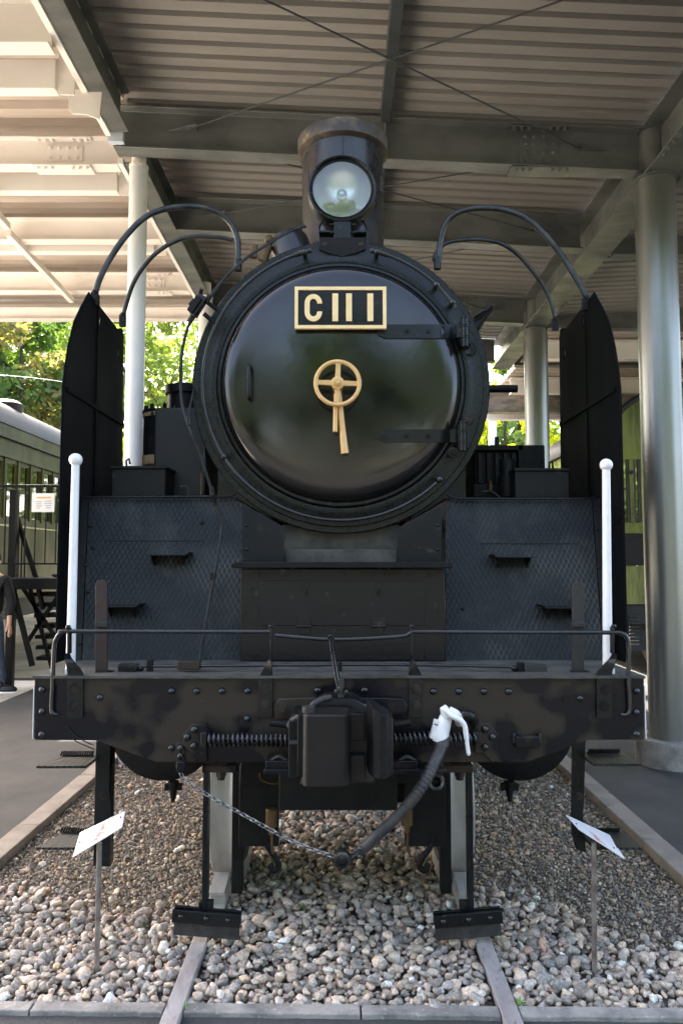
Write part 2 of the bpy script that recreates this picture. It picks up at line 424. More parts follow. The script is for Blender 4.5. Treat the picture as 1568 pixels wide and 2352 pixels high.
def sheet2d(name, outline, holes, thick, m, parent, to3d, label=None):
    """flat plate with real holes: 2-D curve filled and thickened, then mapped to 3-D by to3d(u, v, w)"""
    cu = bpy.data.curves.new(name, 'CURVE'); cu.dimensions = '2D'; cu.fill_mode = 'BOTH'; cu.extrude = thick / 2
    for loop in [outline] + holes:
        sp = cu.splines.new('POLY'); sp.points.add(len(loop) - 1); sp.use_cyclic_u = True
        for i, (a, b) in enumerate(loop): sp.points[i].co = (a, b, 0, 1)
    tmp = bpy.data.objects.new('tmp', cu)
    me = bpy.data.meshes.new_from_object(tmp)
    bpy.data.objects.remove(tmp); bpy.data.curves.remove(cu)
    pts = [Vector(to3d(*v.co)) for v in me.vertices]
    a = np.array([tuple(p) for p in pts]); c = Vector((a.min(0) + a.max(0)) / 2)
    for v, p in zip(me.vertices, pts): v.co = p - c
    me.name = name; me.materials.clear(); me.materials.append(M[m])
    bm = bmesh.new(); bm.from_mesh(me); bmesh.ops.remove_doubles(bm, verts=bm.verts, dist=1e-6)
    bmesh.ops.recalc_face_normals(bm, faces=bm.faces); bm.to_mesh(me); bm.free()
    o = bpy.data.objects.new(name, me); place(o, c, parent)
    if label: o['label'] = label
    return o

# ================================================================== THE SETTING: ground
def sheet(name, x0, x1, y0, y1, z, m, nx=1, ny=1):
    mb = MB()
    mb.bb((x0, y0, z - 0.3), (x1, y1, z))
    o = mb.build(name, m); tag(o, kind='structure'); return o
sheet('ground', -900, 900, -900, 900, -0.12, 'bank')
sheet('sandy_yard', -34, -3.905, 1.505, 10.55, -0.05, 'sand')  # pale ground laid, mostly unseen, to bounce sun up to the cream canopy
sheet('sandy_yard', -34, 12, 26, 60, -0.01, 'sand')
sheet('track_bed', -1.83, 1.72, 2.80, 34, -0.035, 'soil')
sheet('grass_bank', -60, -2.0, 10.6, 70, -0.02, 'bank')
sheet('asphalt_forecourt', -14, -3.905, -3.0, 1.5, 0.006, 'asphalt')  # unseen dark ground, spread to keep bright sheen off the smokebox door
sheet('asphalt_path', -3.9, -1.965, -3.0, 10.55, 0.012, 'asphalt')
sheet('asphalt_path', 1.855, 9.0, -3.0, 30, 0.012, 'asphalt')
sheet('asphalt_path', -1.96, 1.85, -3.0, 2.775, 0.0, 'asphalt')
sheet('asphalt_forecourt', -14, 14, -9.0, -3.005, 0.004, 'asphalt')

# kerbs: single kerbstones
def kerbstones(x0, x1, label, off):
    t = thing('kerb', ((x0 + x1) / 2, 2.6, 0), label, 'kerb')
    y = 2.86
    while y < 17:
        L_ = 1.05 - (off if y < 2.9 else 0)
        mb = MB(); mb.bb((x0 + random.uniform(-.003, .003), y + 0.004, -0.15), (x1 + random.uniform(-.003, .003), y + L_ - 0.004, 0.03 + random.uniform(-.004, .004)))
        mb.build('kerbstone', 'kerb', t, bevel=0.006)
        y += L_
    return t
kerbstones(-1.96, -1.83, 'long tan concrete kerb left of the gravel bed, beside the sunlit asphalt', 0.35)
kerbstones(1.72, 1.85, 'dark shaded concrete kerb right of the gravel bed, running to the big column', 0.6)
t = thing('edging', (0, 2.79, 0), 'grey concrete edging strip across the track in front of the pebbles', 'edging')
segs = [(-3.2, -1.12), (-1.113, -0.637), (-0.563, 0.066), (0.073, 0.563), (0.637, 2.0), (2.007, 3.4)]
for a, b in segs:
    n_ = 14; mb = MB()
    ybk = lambda x: 2.822 - 0.018 * (x + 1.236)
    pts = []
    for i in range(n_ + 1):
        x = a + (b - a) * i / n_
        pts.append((x, ybk(x) + random.uniform(-.003, .003), -0.1))
    for i in range(n_, -1, -1):
        x = a + (b - a) * i / n_
        pts.append((x, ybk(x) - 0.060 + random.uniform(-.003, .003), -0.1))
    mb.prism(pts, (0, 0, 0.118)); mb.build('edging_slab', 'concrete', t, bevel=0.004)

# rails
for sx, lab in ((-1, 'dull steel rail on the left, its worn flat head sunk in pebbles'), (1, 'dull steel rail on the right, its worn flat head sunk in pebbles')):
    x = sx * 0.600
    mb = MB()
    prof = [(-.033, .006), (-.030, .012), (.030, .012), (.033, .006), (.033, -.022), (.010, -.034), (.010, -.11), (.055, -.125), (.055, -.135), (-.055, -.135), (-.055, -.125), (-.010, -.11), (-.010, -.034), (-.033, -.022)]
    mb.prism([(x + a, 2.50, b + 0.010) for a, b in prof], (0, 14, 0))
    tag(mb.build('rail', 'railtop', None, bevel=0.002), lab, 'rail')

# ------------------------------------------------------------------ pebbles and gravel
def rock_bases(sub, nvar, rough):
    out = []
    for k in range(nvar):
        bm = bmesh.new(); bmesh.ops.create_icosphere(bm, subdivisions=sub, radius=1.0)
        vs = np.array([tuple(v.co) for v in bm.verts]); fs = np.array([[v.index for v in f.verts] for f in bm.faces]); bm.free()
        for j in range(11):                      # flatten random facets, as broken and worn stones have
            n = rng.normal(size=3); n /= np.linalg.norm(n); d = rng.uniform(0.42, 0.82)
            h = vs @ n; over = h > d
            vs[over] -= np.outer((h[over] - d) * 0.94, n)
        vs *= 1 + rng.normal(scale=rough, size=(len(vs), 1))
        out.append((vs, fs))
    return out
def rocks(name, pos, size, cols, sub, nvar, rough, flat, label, cat, smooth=True, aspect=(0.62, 1.25)):
    bases = rock_bases(sub, nvar, rough)
    V = []; Fc = []; T = []; off = 0
    n = len(pos)
    yaw = rng.uniform(0, 2 * PI, n); tl = rng.normal(scale=0.35, size=(n, 2))
    for i in range(n):
        vs, fs = bases[i % nvar]
        s = size[i] * np.array([rng.uniform(*aspect), rng.uniform(*aspect), rng.uniform(*flat)])
        a, b, c = yaw[i], tl[i, 0], tl[i, 1]
        ca, sa, cb, sb, cc, sc_ = math.cos(a), math.sin(a), math.cos(b), math.sin(b), math.cos(c), math.sin(c)
        Rz = np.array([[ca, -sa, 0], [sa, ca, 0], [0, 0, 1]]); Rx = np.array([[1, 0, 0], [0, cb, -sb], [0, sb, cb]]); Ry = np.array([[cc, 0, sc_], [0, 1, 0], [-sc_, 0, cc]])
        V.append((vs * s) @ (Rz @ Rx @ Ry).T + pos[i]); Fc.append(fs + off); off += len(vs)
        T.append(np.repeat([cols[i]], len(vs), 0))
    V = np.concatenate(V); Fc = np.concatenate(Fc); T = np.concatenate(T)
    me = bpy.data.meshes.new(name)
    me.vertices.add(len(V)); me.vertices.foreach_set('co', V.ravel().astype(np.float32))
    me.loops.add(Fc.size); me.loops.foreach_set('vertex_index', Fc.ravel().astype(np.int32))
    me.polygons.add(len(Fc)); me.polygons.foreach_set('loop_start', (np.arange(len(Fc)) * 3).astype(np.int32))
    me.update(calc_edges=True)
    me.polygons.foreach_set('use_smooth', np.full(len(Fc), smooth))
    ca_ = me.color_attributes.new('tint', 'FLOAT_COLOR', 'POINT')
    ca_.data.foreach_set('color', np.concatenate([T, np.ones((len(T), 1))], 1).ravel().astype(np.float32))
    me.materials.append(M['stone'])
    o = bpy.data.objects.new(name, me); C.objects.link(o); WL[o] = Vector((0, 0, 0))
    tag(o, label, cat, kind='stuff'); return o
PAL = np.array([1.55, 1.38, 1.18]) * np.array([(.30, .275, .25), (.24, .225, .21), (.36, .30, .25), (.19, .185, .185), (.42, .36, .30), (.27, .27, .265), (.34, .28, .26), (.16, .165, .17), (.62, .58, .55), (.44, .35, .23), (.38, .25, .17), (.50, .45, .40)])
PW = np.array([.16, .15, .13, .09, .12, .12, .08, .05, .05, .025, .01, .035]); PW /= PW.sum()
def stone_cols(n, gain=1.0, sat=1.0):
    c = PAL[rng.choice(len(PAL), n, p=PW)] * rng.uniform(0.8, 1.2, (n, 1)) * gain
    g = c.mean(1, keepdims=True); return np.clip(g + (c - g) * sat, 0.02, 0.8)
def scatter(x0, x1, y0, y1, sp, keep):
    xs = np.arange(x0, x1, sp); ys = np.arange(y0, y1, sp * 0.87)
    p = np.array([(x + (0.5 * sp if j % 2 else 0), y) for j, y in enumerate(ys) for x in xs])
    p += rng.uniform(-0.35 * sp, 0.35 * sp, p.shape)
    return p[np.array([keep(x, y) for x, y in p])]
def bound(x):                                     # ragged limit between pebbles and fine grit
    return 3.50 + 0.16 * math.sin(x * 3.1) + 0.10 * math.sin(x * 7.7 + 1) - 0.16 * (x > 0) * min(1, max(0, x - 0.7))
def is_peb(x, y):
    if abs(abs(x) - 0.60) < 0.045 and y > 2.5: return False
    return (-1.83 < x < 1.72) and y > 2.834 - 0.018 * (x + 1.236) and (y < bound(x) + random.uniform(-.12, .22) or abs(x) < 0.52 + random.uniform(0, .12))
p1 = scatter(-1.86, 1.76, 2.80, 5.8, 0.033, is_peb)
p1 = p1[(p1[:, 1] < 3.9) | (rng.uniform(size=len(p1)) < 0.8)]
z1 = rng.uniform(-0.026, -0.010, len(p1))
p2 = scatter(-1.86, 1.76, 2.82, 5.6, 0.041, is_peb); p2 = p2[rng.uniform(size=len(p2)) < 0.85]
z2 = rng.uniform(-0.006, 0.010, len(p2))
pp = np.concatenate([np.column_stack([p1, z1]), np.column_stack([p2, z2])])
ss = np.concatenate([rng.lognormal(math.log(0.0190), 0.24, len(p1)), rng.lognormal(math.log(0.0205), 0.34, len(p2))])
ss = np.clip(ss, 0.010, 0.038)
cc_ = stone_cols(len(pp), 1.0, .8)
rocks('pebbles', pp, ss, cc_, 2, 12, 0.035, (0.45, 0.85), 'rounded grey, tan and white pebbles heaped round the rails', 'pebbles')
def is_grit(x, y):
    return (-1.83 < x < 1.72) and abs(x) > 0.48 and y > bound(x) - random.uniform(0.0, 0.35) and not (abs(abs(x) - 0.60) < 0.04)
g1 = scatter(-1.84, 1.74, 3.05, 7.6, 0.0165, is_grit)
keepf = rng.uniform(size=len(g1)) < np.clip(1.6 - g1[:, 1] * 0.16, 0.25, 1.0); g1 = g1[keepf]
gz = rng.uniform(-0.033, -0.020, len(g1))
gs = np.clip(rng.lognormal(math.log(0.0074), 0.42, len(g1)), 0.0035, 0.026) * (1 + 0.10 * (g1[:, 1] - 3))
rocks('grit', np.column_stack([g1, gz]), gs, stone_cols(len(g1), 0.78) * np.array([.88, .88, .84]), 1, 14, 0.09, (0.5, 0.9), 'fine crushed grey and tan gravel beside the locomotive', 'gravel', smooth=False)
st = scatter(-1.8, 1.7, 3.2, 6.5, 0.11, lambda x, y: is_grit(x, y) and random.random() < 0.45)
rocks('loose_stones', np.column_stack([st, np.full(len(st), -0.016)]), np.clip(rng.lognormal(math.log(0.017), 0.3, len(st)), 0.01, 0.034), stone_cols(len(st), 1.0), 2, 10, 0.04, (0.4, 0.8), 'scattered larger stones lying on the fine grey gravel', 'stones')
# small weeds and a fallen straw
mb = MB()
for (px, py) in ((428, 2326), (1195, 2317), (1158, 2172), (335, 2125), (690, 2090)):
    g = G(px, py, 0.0)
    for k in range(9):
        a = random.uniform(0, 2 * PI); h = random.uniform(.012, .035); r = random.uniform(.01, .03)
        q = g + Vector((random.uniform(-.012, .012), random.uniform(-.012, .012), 0.0))
        tip = q + Vector((math.cos(a) * r, math.sin(a) * r, h)); mid = (q + tip) / 2 + Vector((0, 0, h * .35)); sd_ = Vector((-math.sin(a), math.cos(a), 0)) * .004
        mb.add([q - sd_ * .5, q + sd_ * .5, mid + sd_, tip, mid - sd_], [(0, 1, 2, 3, 4)])
M['weed'] = mat('weed_green', (0.13, 0.26, 0.05), 0.6)
tag(mb.build('weeds', 'weed', None), 'tiny green weeds sprouting between pebbles and rails', 'weeds', kind='stuff')
mb = MB(); a = G(1273, 2098, .03); b = G(1292, 2075, .045); mb.cyl(a, b, .0018, 6)
M['straw'] = mat('dry_straw', (0.6, 0.5, 0.32), 0.7)
tag(mb.build('straw', 'straw', None), 'single pale dry straw lying on the gravel right of the locomotive', 'straw')

# ================================================================== CANOPIES
def ibeam(mb, a, b, h, w, tf=0.014, tw=0.010):
    """I-section from a to b (bottom centre points)"""
    a = Vector(a); b = Vector(b); d = b - a
    hz = Vector((0, 0, 1)); s = d.cross(hz).normalized()
    prof = [(-w / 2, 0), (w / 2, 0), (w / 2, tf), (tw / 2, tf + .004), (tw / 2, h - tf - .004), (w / 2, h - tf), (w / 2, h), (-w / 2, h), (-w / 2, h - tf), (-tw / 2, h - tf - .004), (-tw / 2, tf + .004), (-w / 2, tf)]
    mb.prism([a + s * u + hz * v for u, v in prof], d)
bolt_mb = MB(); bolt_mb.lathe([(0.0001, .024), (0.008, .024), (.009, .018), (.0165, .016), (.0165, .004), (.022, .004), (.022, 0)], (0, 0, 0), (0, -1, 0), 6)
def bolt_mesh(m): return bolt_mb.mesh('bolt', M[m], None, 20)
def splice(parent, x, y, zb, h, m, s=1.0, nx=(-.115, -.04, .04, .115), nz=4, down=True):
    """bolted splice: web plate, flange plates and their bolts; faces the camera side"""
    pl = MB(); pl.bb((x - .165, y - .016, zb + .06), (x + .165, y - .0075, zb + h - .06)); pl.bb((x - .25, y - .082, zb - .016), (x + .25, y + .08, zb - .002))
    pl.bb((x - .25, y - .082, zb + h - .030), (x + .25, y - .02, zb + h - .018))
    p = pl.build('splice_plate', m, parent, bevel=.002)
    me = bolt_mesh(m)
    for i in nx:
        for k in range(nz):
            inst('bolt', me, (x + i, y - .016, zb + .085 + k * (h - .17) / max(1, nz - 1)), parent)
    for i in (-.21, -.15, -.09, .09, .15, .21):
        inst('bolt', me, (x + i, y - .055, zb - .016), parent, rot=(PI / 2, 0, 0))
        if down: inst('bolt', me, (x + i, y - .055, zb + h - .030), parent, rot=(PI / 2, 0, 0))

SL = -0.047                                   # fall of the grey roof to the right
def zg(x): return 4.982 + SL * x         # underside of the grey cross beams
BH = 0.37
grey = thing('canopy', (0.4, 8.0, 0), 'dark grey steel canopy with ribbed roof sheltering the steam locomotive', 'canopy')
XL, XR = -1.90, 2.66
yb = [3.95, 6.02, 7.55, 9.98, 11.9]
for i, y in enumerate(yb):
    mb = MB(); ibeam(mb, (XL, y, zg(XL)), (XR - .16, y, zg(XR - .16)), BH, 0.15)
    # stiffener beside the middle purlin
    mb.box((0.37, y - .04, zg(.37) + BH / 2), (.012, .065, BH - .03))
    o = mb.build('cross_beam', 'greysteel', grey, bevel=.003)
    for gx, s_ in ((-1.42, 1), (2.18, -1)):
        gz_ = zg(gx) + 0.19
        for side in ((-1, 1) if i else (-1,)):
            q = MB(); yy = y + side * .008
            q.prism([(gx - s_ * .05, yy, gz_), (gx + s_ * .20, yy + side * 0.0, gz_), (gx + s_ * .22, yy + side * .11, gz_)], (0, 0, .01))
            q.cyl((gx + s_ * .155, yy + side * .05, gz_ - .01), (gx + s_ * .155, yy + side * .05, gz_ + .03), .018, 8)
            q.build('gusset_plate', 'greysteel', o)
    if i in (1, 3): splice(o, 1.66, y, zg(1.66), BH, 'greysteel')
# long beams
def longbeam(name, x, w, h, z, y0, y1, m, parent):
    mb = MB(); ibeam(mb, (x, y0, z), (x, y1, z), h, w, tf=.016); return mb.build(name, m, parent, bevel=.003)
lb = longbeam('edge_beam', -1.81, .15, .34, 5.12, 3.2, 5.82, 'greysteel', grey)
longbeam('edge_beam', -1.80, .17, .34, 5.06, 6.20, 12.2, 'greysteel', grey)
mb = MB(); mb.bb((-1.925, 5.88, 5.08), (-1.80, 5.935, 5.26)); mb.build('end_plate', 'bluewhite', grey, bevel=.002)
rb = longbeam('edge_beam', 2.66, .30, .42, 4.83, 3.2, 12.2, 'greysteel', grey)
me = bolt_mesh('greysteel')
for k in range(8):
    for s_ in (-.12, .12): inst('bolt', me, (2.66 + s_, 5.0 + k * .09, 4.83), rb, rot=(PI / 2, 0, 0))
for k in range(8):
    for s_ in (-.12, .12): inst('bolt', me, (2.66 + s_, 9.0 + k * .09, 4.83), rb, rot=(PI / 2, 0, 0))
for j in range(len(yb)):                       # middle purlin, bay by bay
    y0 = 3.2 if j == 0 else yb[j - 1] + .08
    mb = MB(); mb.bb((0.325, y0, zg(.4) + BH - .06), (0.41, yb[j] - .08, zg(.4) + BH + .05)); mb.build('purlin', 'darksteel', grey, bevel=.004)
# ribbed roof deck, bay by bay
def deck(parent, m, x0, x1, y0, y1, zf, pitch, depth, name='roof_panel', flat=0.62):
    pitch = (y1 - y0) / max(1, round((y1 - y0) / pitch))
    mb = MB(); y = y0; prof = []
    while y < y1 - pitch * .5:
        prof += [(y, 0), (y + pitch * flat, 0), (y + pitch * (flat + .08), depth), (y + pitch * .92, depth)]
        y += pitch
    prof.append((min(y, y1), 0))
    n = len(prof); vs = []
    for x in (x0, x1):
        for (yy, zz) in prof: vs.append((x, yy, zf(x) + zz))
    for x in (x0, x1):
        for (yy, zz) in prof: vs.append((x, yy, zf(x) + zz + .03))
    fs = [(i, i + 1, n + i + 1, n + i) for i in range(n - 1)] + [(2 * n + i, 3 * n + i, 3 * n + i + 1, 2 * n + i + 1) for i in range(n - 1)]
    fs += [(i, 2 * n + i, 2 * n + i + 1, i + 1) for i in range(n - 1)] + [(n + i, n + i + 1, 3 * n + i + 1, 3 * n + i) for i in range(n - 1)]
    fs += [(0, n, 3 * n, 2 * n), (n - 1, 3 * n - 1, 4 * n - 1, 2 * n - 1)]
    mb.add(vs, fs); return mb.build(name, m, parent, ang=15)
bays = [3.2, 3.95, 6.0, 7.55, 9.98, 12.0]
for a, b in zip(bays[:-1], bays[1:]):
    deck(grey, 'greydeck', -1.90, 2.60, a, b - .002, lambda x: zg(x) + BH + .055, 0.15, .055)
for a, b in zip(bays[:-1], bays[1:]):
    deck(grey, 'greydeck', 2.74, 7.0, a, b - .002, lambda x: 4.97 + .05 * (x - 2.7) , 0.15, .055)
for i, y in enumerate(yb):
    mb = MB(); ibeam(mb, (2.82, y, 4.80), (7.0, y, 4.80), .30, .15); o = mb.build('cross_beam', 'greysteel', grey, bevel=.003)
for y in (6.05, 10.05):
    mb = MB(); mb.cyl((6.9, y, -.1), (6.9, y, 4.79), .162, 24); mb.build('column', 'steelcol', grey)
# bracing rods
def rod(a, b, parent, r=.0065, m='darksteel'):
    mb = MB(); mb.cyl(a, b, r, 8); 
    c = a + (b - a) * .48; d = (b - a).normalized(); mb.cyl(c - d * .12, c + d * .12, r * 1.25, 8)
    return mb.build('brace_rod', m, parent)
for a, b in zip(yb[:-1], yb[1:]):
    z = .19
    rod(Vector((-1.25, b - .06, zg(-1.25) + z + .01)), Vector((2.0, a + .06, zg(2.0) + z)), grey)
    rod(Vector((-1.25, a + .06, zg(-1.25) + z - .015)), Vector((2.0, b - .06, zg(2.0) + z - .02)), grey)
# columns
def column(parent, x, y, r, z0, z1, m, base=True, capz=None):
    mb = MB(); mb.cyl((x, y, z0), (x, y, z1), r, 40)
    o = mb.build('column', m, parent)
    q = MB(); q.cyl((x, y, z1 + .002), (x, y, z1 + .02), r * 1.06, 40); q.cyl((x, y, z1 + .022), (x, y, z1 + (capz or .42)), r * .80, 32)
    q.build('column_head', 'greysteel' if m == 'steelcol' else 'cream', o)
    if base:
        q = MB(); q.lathe([(.0001, .215), (.265, .215), (.27, .205), (.275, -.1)], (x, y, 0), (0, 0, 1), 40)
        q.build('concrete_base', 'concrete', o)
    return o
column(grey, 2.64, 6.05, .162, .21, 4.815, 'steelcol')
column(grey, 2.68, 10.05, .162, .21, 4.80, 'steelcol')

cream = thing('canopy', (-4.5, 8.0, 0), 'cream painted steel canopy with bolted girders left of the locomotive', 'canopy')
def zc(x): return 4.90
def cdeck(x): return 5.43
girders = [(4.74, .33, False), (6.25, .26, True), (7.75, .25, False), (9.25, .25, True), (10.25, .17, False)]
for y, h, sp in girders:
    mb = MB(); ibeam(mb, (-6.6, y, 5.05 if y < 10 else 5.02), (-1.94, y, 5.05 if y < 10 else 5.02), h, .13)
    o = mb.build('girder', 'cream', cream, bevel=.003)
    if sp:
        for x in (-2.42, -4.9): splice(o, x, y, 5.05, h, 'cream', nz=2)
for y, zb, hh in ((G(784, 202, 5.02).y, 5.02, .22), (G(784, 438, 5.02).y, 5.02, .17), (G(784, 578, 5.02).y, 5.02, .10)):
    mb = MB(); mb.bb((-6.6, y, zb), (-2.06, y + .10, zb + hh)); o = mb.build('gutter_box', 'cream_light', cream, bevel=.006)
    # stepped gusset carrying the box
    q = MB(); xx = -2.05
    q.prism([(xx, y + .03, zb + hh + .09), (xx, y + .03, zb - .01), (xx + .02, y + .03, zb - .03), (xx + .12, y + .03, zb - .03), (xx + .12, y + .03, zb + hh + .09)], (0, .012, 0))
    q.build('gusset_plate', 'cream', o, bevel=.002)
mb = MB(); mb.prism([P(158, 205, 5.3), P(158, 250, 5.3), P(166, 261, 5.3), P(198, 262, 5.3), P(228, 274, 5.3), P(235, 205, 5.3)], (0, .012, 0))
mb.build('gusset_plate', 'cream', cream, bevel=.002)
# pale lip running along the grey beam
mb = MB(); mb.bb((-1.935, 3.2, 5.11), (-1.888, 5.86, 5.18)); mb.build('edge_strip', 'cream_light', cream, bevel=.002)
mb = MB(); mb.bb((-1.93, 6.18, 5.05), (-1.888, 12.2, 5.11)); mb.build('edge_strip', 'cream_light', cream, bevel=.002)
cb = [3.2, 4.74, 6.25, 7.75, 9.25, 10.3, 11.2]  # last bay added behind the end girder to shade the asphalt
for a, b in zip(cb[:-1], cb[1:]):
    deck(cream, 'creamdeck', -6.7, -1.80, a, b - .002, cdeck, 0.235, .075, flat=.5)
column(cream, -1.76, 6.22, .078, -.1, 5.03, 'whitecol', base=False, capz=.2)
column(cream, -1.76, 9.40, .085, -.1, 5.03, 'whitecol', base=False, capz=.2)
column(cream, -6.45, 6.22, .085, -.1, 5.03, 'whitecol', base=False, capz=.2)
column(cream, -6.45, 9.35, .085, -.1, 5.03, 'whitecol', base=False, capz=.2)
for (a, b) in ((P(0, 505, 7.0), P(190, 700, 9.7)), (P(0, 580, 8.0), P(190, 470, 6.4))):
    pass
mb = MB(); mb.box(((P(20, 535, 7.5) + P(165, 690, 9.3)) / 2), (.06, (P(20, 535, 7.5) - P(165, 690, 9.3)).length, .07), (P(165, 690, 9.3) - P(20, 535, 7.5)).to_track_quat('Y', 'Z').to_euler().to_matrix())
mb.build('diagonal_brace', 'cream', cream, bevel=.003)
mb = MB(); q0, q1 = P(-60, 430, 6.3), P(18, 520, 7.4)
mb.box((q0 + q1) / 2, (.06, (q1 - q0).length, .07), (q1 - q0).to_track_quat('Y', 'Z').to_euler().to_matrix())
mb.build('diagonal_brace', 'cream', cream, bevel=.003)

# third canopy far right, beyond the grey one, and the pale bridge girder behind
far = thing('canopy', (6.0, 14, 0), 'low cream canopy with ribbed roof seen between the right columns', 'canopy')
for k, y in enumerate((10.6, 12.8, 15.2)):
    mb = MB(); ibeam(mb, (2.95, y, 4.55), (11, y, 4.55), .28, .16); mb.build('cross_beam', 'cream', far, bevel=.003)
deck(far, 'creamdeck', 2.9, 11.2, 10.2, 15.6, lambda x: 4.85, .22, .07)
mb = MB(); ibeam(mb, (2.2, 13.2, 4.30), (11, 13.2, 4.22), .42, .2); mb.build('fascia_beam', 'flangewood', far, bevel=.003)
column(far, 11.0, 10.6, .1, -.1, 4.5, 'whitecol', base=False, capz=.05)
column(far, 11.0, 15.2, .1, -.1, 4.5, 'whitecol', base=False, capz=.05)
br = thing('footbridge', (6, 18, 0), 'pale blue steel girder on a white post behind the right column', 'girder')
mb = MB(); ibeam(mb, (3.62, 17.5, 5.02), (11.5, 16.2, 5.32), .50, .22, .03, .02); mb.build('girder', 'bluewhite', br, bevel=.004)
mb = MB(); mb.bb((3.52, 17.4, -.1), (3.68, 17.6, 5.5)); mb.build('post', 'whitecol', br, bevel=.004)
mb = MB(); mb.bb((11.2, 16.1, -.1), (11.4, 16.3, 5.2)); mb.build('post', 'whitecol', br, bevel=.004)

# ================================================================== THE LOCOMOTIVE
YB = 3.0                                       # face of the buffer beam
loco = thing('steam_locomotive', (0, 3.0, 0), 'black steam locomotive with gold number plate facing the camera under the canopy', 'steam locomotive')

def poly(pts, Y): return [P(x, y, Y) for x, y in pts]
# --- buffer beam
bpts = [(80, 1557), (80, 1700), (220, 1701), (262, 1716), (360, 1751), (1209, 1751), (1306, 1716), (1349, 1700), (1478, 1699), (1478, 1556)]
beam = MB(); beam.prism(poly(bpts, YB), (0, .022, 0)); beam = beam.build('buffer_beam', 'beam', loco, bevel=.0025)
mb = MB()
for s in (0, 1):
    mb = MB(); x = P(78.0 if not s else 1480.0, 1600, YB).x
    mb.bb((x - .0015, YB - .001, P(0, 1697, YB).z), (x + .0015, YB + .018, P(0, 1575, YB).z))
    mb.build('white_edge_line', 'white', beam)
DZ = P(784, 1553, YB).z
mb = MB()                                       # deck plate with a slightly wavy lip
n_ = 40; top = []; bot = []
xa, xb = P(76, 1553, YB - .02).x, P(1481, 1553, YB - .02).x
for i in range(n_ + 1):
    x = xa + (xb - xa) * i / n_
    top.append((x, YB - .020 + random.uniform(-.003, .003), DZ + .004 + random.uniform(-.0015, .0015)))
vs = []
for (x, y, z) in top: vs += [(x, y, z - .010), (x, y, z), (x, 3.60, DZ + .004), (x, 3.60, DZ - .006)]
fs = []
for i in range(n_):
    a = i * 4; b = a + 4
    fs += [(a, b, b + 1, a + 1), (a + 1, b + 1, b + 2, a + 2), (a + 2, b + 2, b + 3, a + 3), (a, a + 3, b + 3, b)]
fs += [(0, 1, 2, 3), (n_ * 4 + 3, n_ * 4 + 2, n_ * 4 + 1, n_ * 4)]
mb.add(vs, fs); mb.build('deck_plate', 'deck', loco, ang=60)
# rivets, nuts and bolts
rv = MB(); rv.lathe([(.0001, .013), (.007, .0118), (.0125, .007), (.0145, .001), (.0145, 0)], (0, 0, 0), (0, -1, 0), 18, capends=False)
rv = rv.mesh('rivet', M['railblack'], None, 60)
nt = MB(); nt.lathe([(.0001, .010), (.006, .010), (.0065, .007)], (0, 0, 0), (0, -1, 0), 14, capends=False); nt.lathe([(.006, .007), (.0135, .007), (.0145, .005), (.0145, 0)], (0, 0, 0), (0, -1, 0), 6); nt.lathe([(.0145, .0015), (.019, .0015), (.019, 0)], (0, 0, 0), (0, -1, 0), 20)
nt = nt.mesh('nut', M['beam'], None, 30)
for px, py in ((98, 1584), (98, 1634), (97, 1687), (230, 1602), (395, 1587), (452, 1587), (510, 1587), (569, 1587), (568, 1651), (994, 1588), (1053, 1588), (1110, 1588), (1167, 1588), (1331, 1604), (1460, 1587), (1459, 1636), (1460, 1686), (729, 1585), (837, 1585), (394, 1718)):
    inst('rivet', rv, P(px, py, YB), beam)
for px, py in ((543, 1648), (303, 1692), (1245, 1604), (1295, 1606), (1168, 1643), (1263, 1692), (301, 1606)):
    inst('nut', nt, P(px, py, YB), beam, sc=(.85, .6, .85))
# bracket straps with bolts, growing into twisted stanchions
def strap(x0, x1, yt, yb_, bolts, stx, sty, side):
    m_ = MB(); m_.prism(poly([(x0, yt), (x0, yb_ - 3), (x0 + 3, yb_), (x1 - 3, yb_), (x1, yb_ - 3), (x1, yt)], YB - .012), (0, .0118, 0))
    # twisted tongue narrowing upward
    vs = []; n2 = 10
    for i in range(n2 + 1):
        t_ = i / n2; e = t_ * t_ * (3 - 2 * t_)
        y_ = yt + (1500 - yt) * t_
        l_ = x0 + (stx - 2.5 - x0) * e; r_ = x1 + (stx + 2.5 - x1) * e
        dd = .028 * e
        a = P(l_, y_, YB - .012); b = P(r_, y_, YB - .012)
        vs += [a + Vector((0, -dd * (1 if side > 0 else -.2), 0)), b + Vector((0, -dd * (-.2 if side > 0 else 1), 0)), b + Vector((0, .011, 0)), a + Vector((0, .011, 0))]
    fs = [(0, 1, 2, 3)]
    for i in range(n2):
        a = i * 4
        fs += [(a + k, a + (k + 1) % 4, a + 4 + (k + 1) % 4, a + 4 + k) for k in range(4)]
    m_.add(vs, fs)
    m_.prism([P(stx - 2.6, 1502, YB - .02), P(stx + 2.6, 1502, YB - .02), P(stx + 2.6, sty, YB - .02), P(stx - 2.6, sty, YB - .02)], (0, .03, 0))
    m_.sphere(P(stx, sty - 2, YB - .012), .0105, 12, 8)
    o = m_.build('handrail_bracket', 'black', loco, bevel=.0015)
    for px, py in bolts:
        inst('nut', nt, P(px, py, YB - .0125), o, sc=(1.15, 1, 1.15))
strap(155, 191, 1553, 1651, ((172, 1582), (171, 1621)), 157, 1443, 1)
strap(594, 626, 1562, 1648, ((609, 1582), (609, 1619)), 622, 1441, -1)
strap(938, 970, 1562, 1648, ((954, 1583), (954, 1620)), 945, 1441, 1)
strap(1369, 1405, 1552, 1651, ((1389, 1584), (1386, 1622)), 1408, 1441, -1)
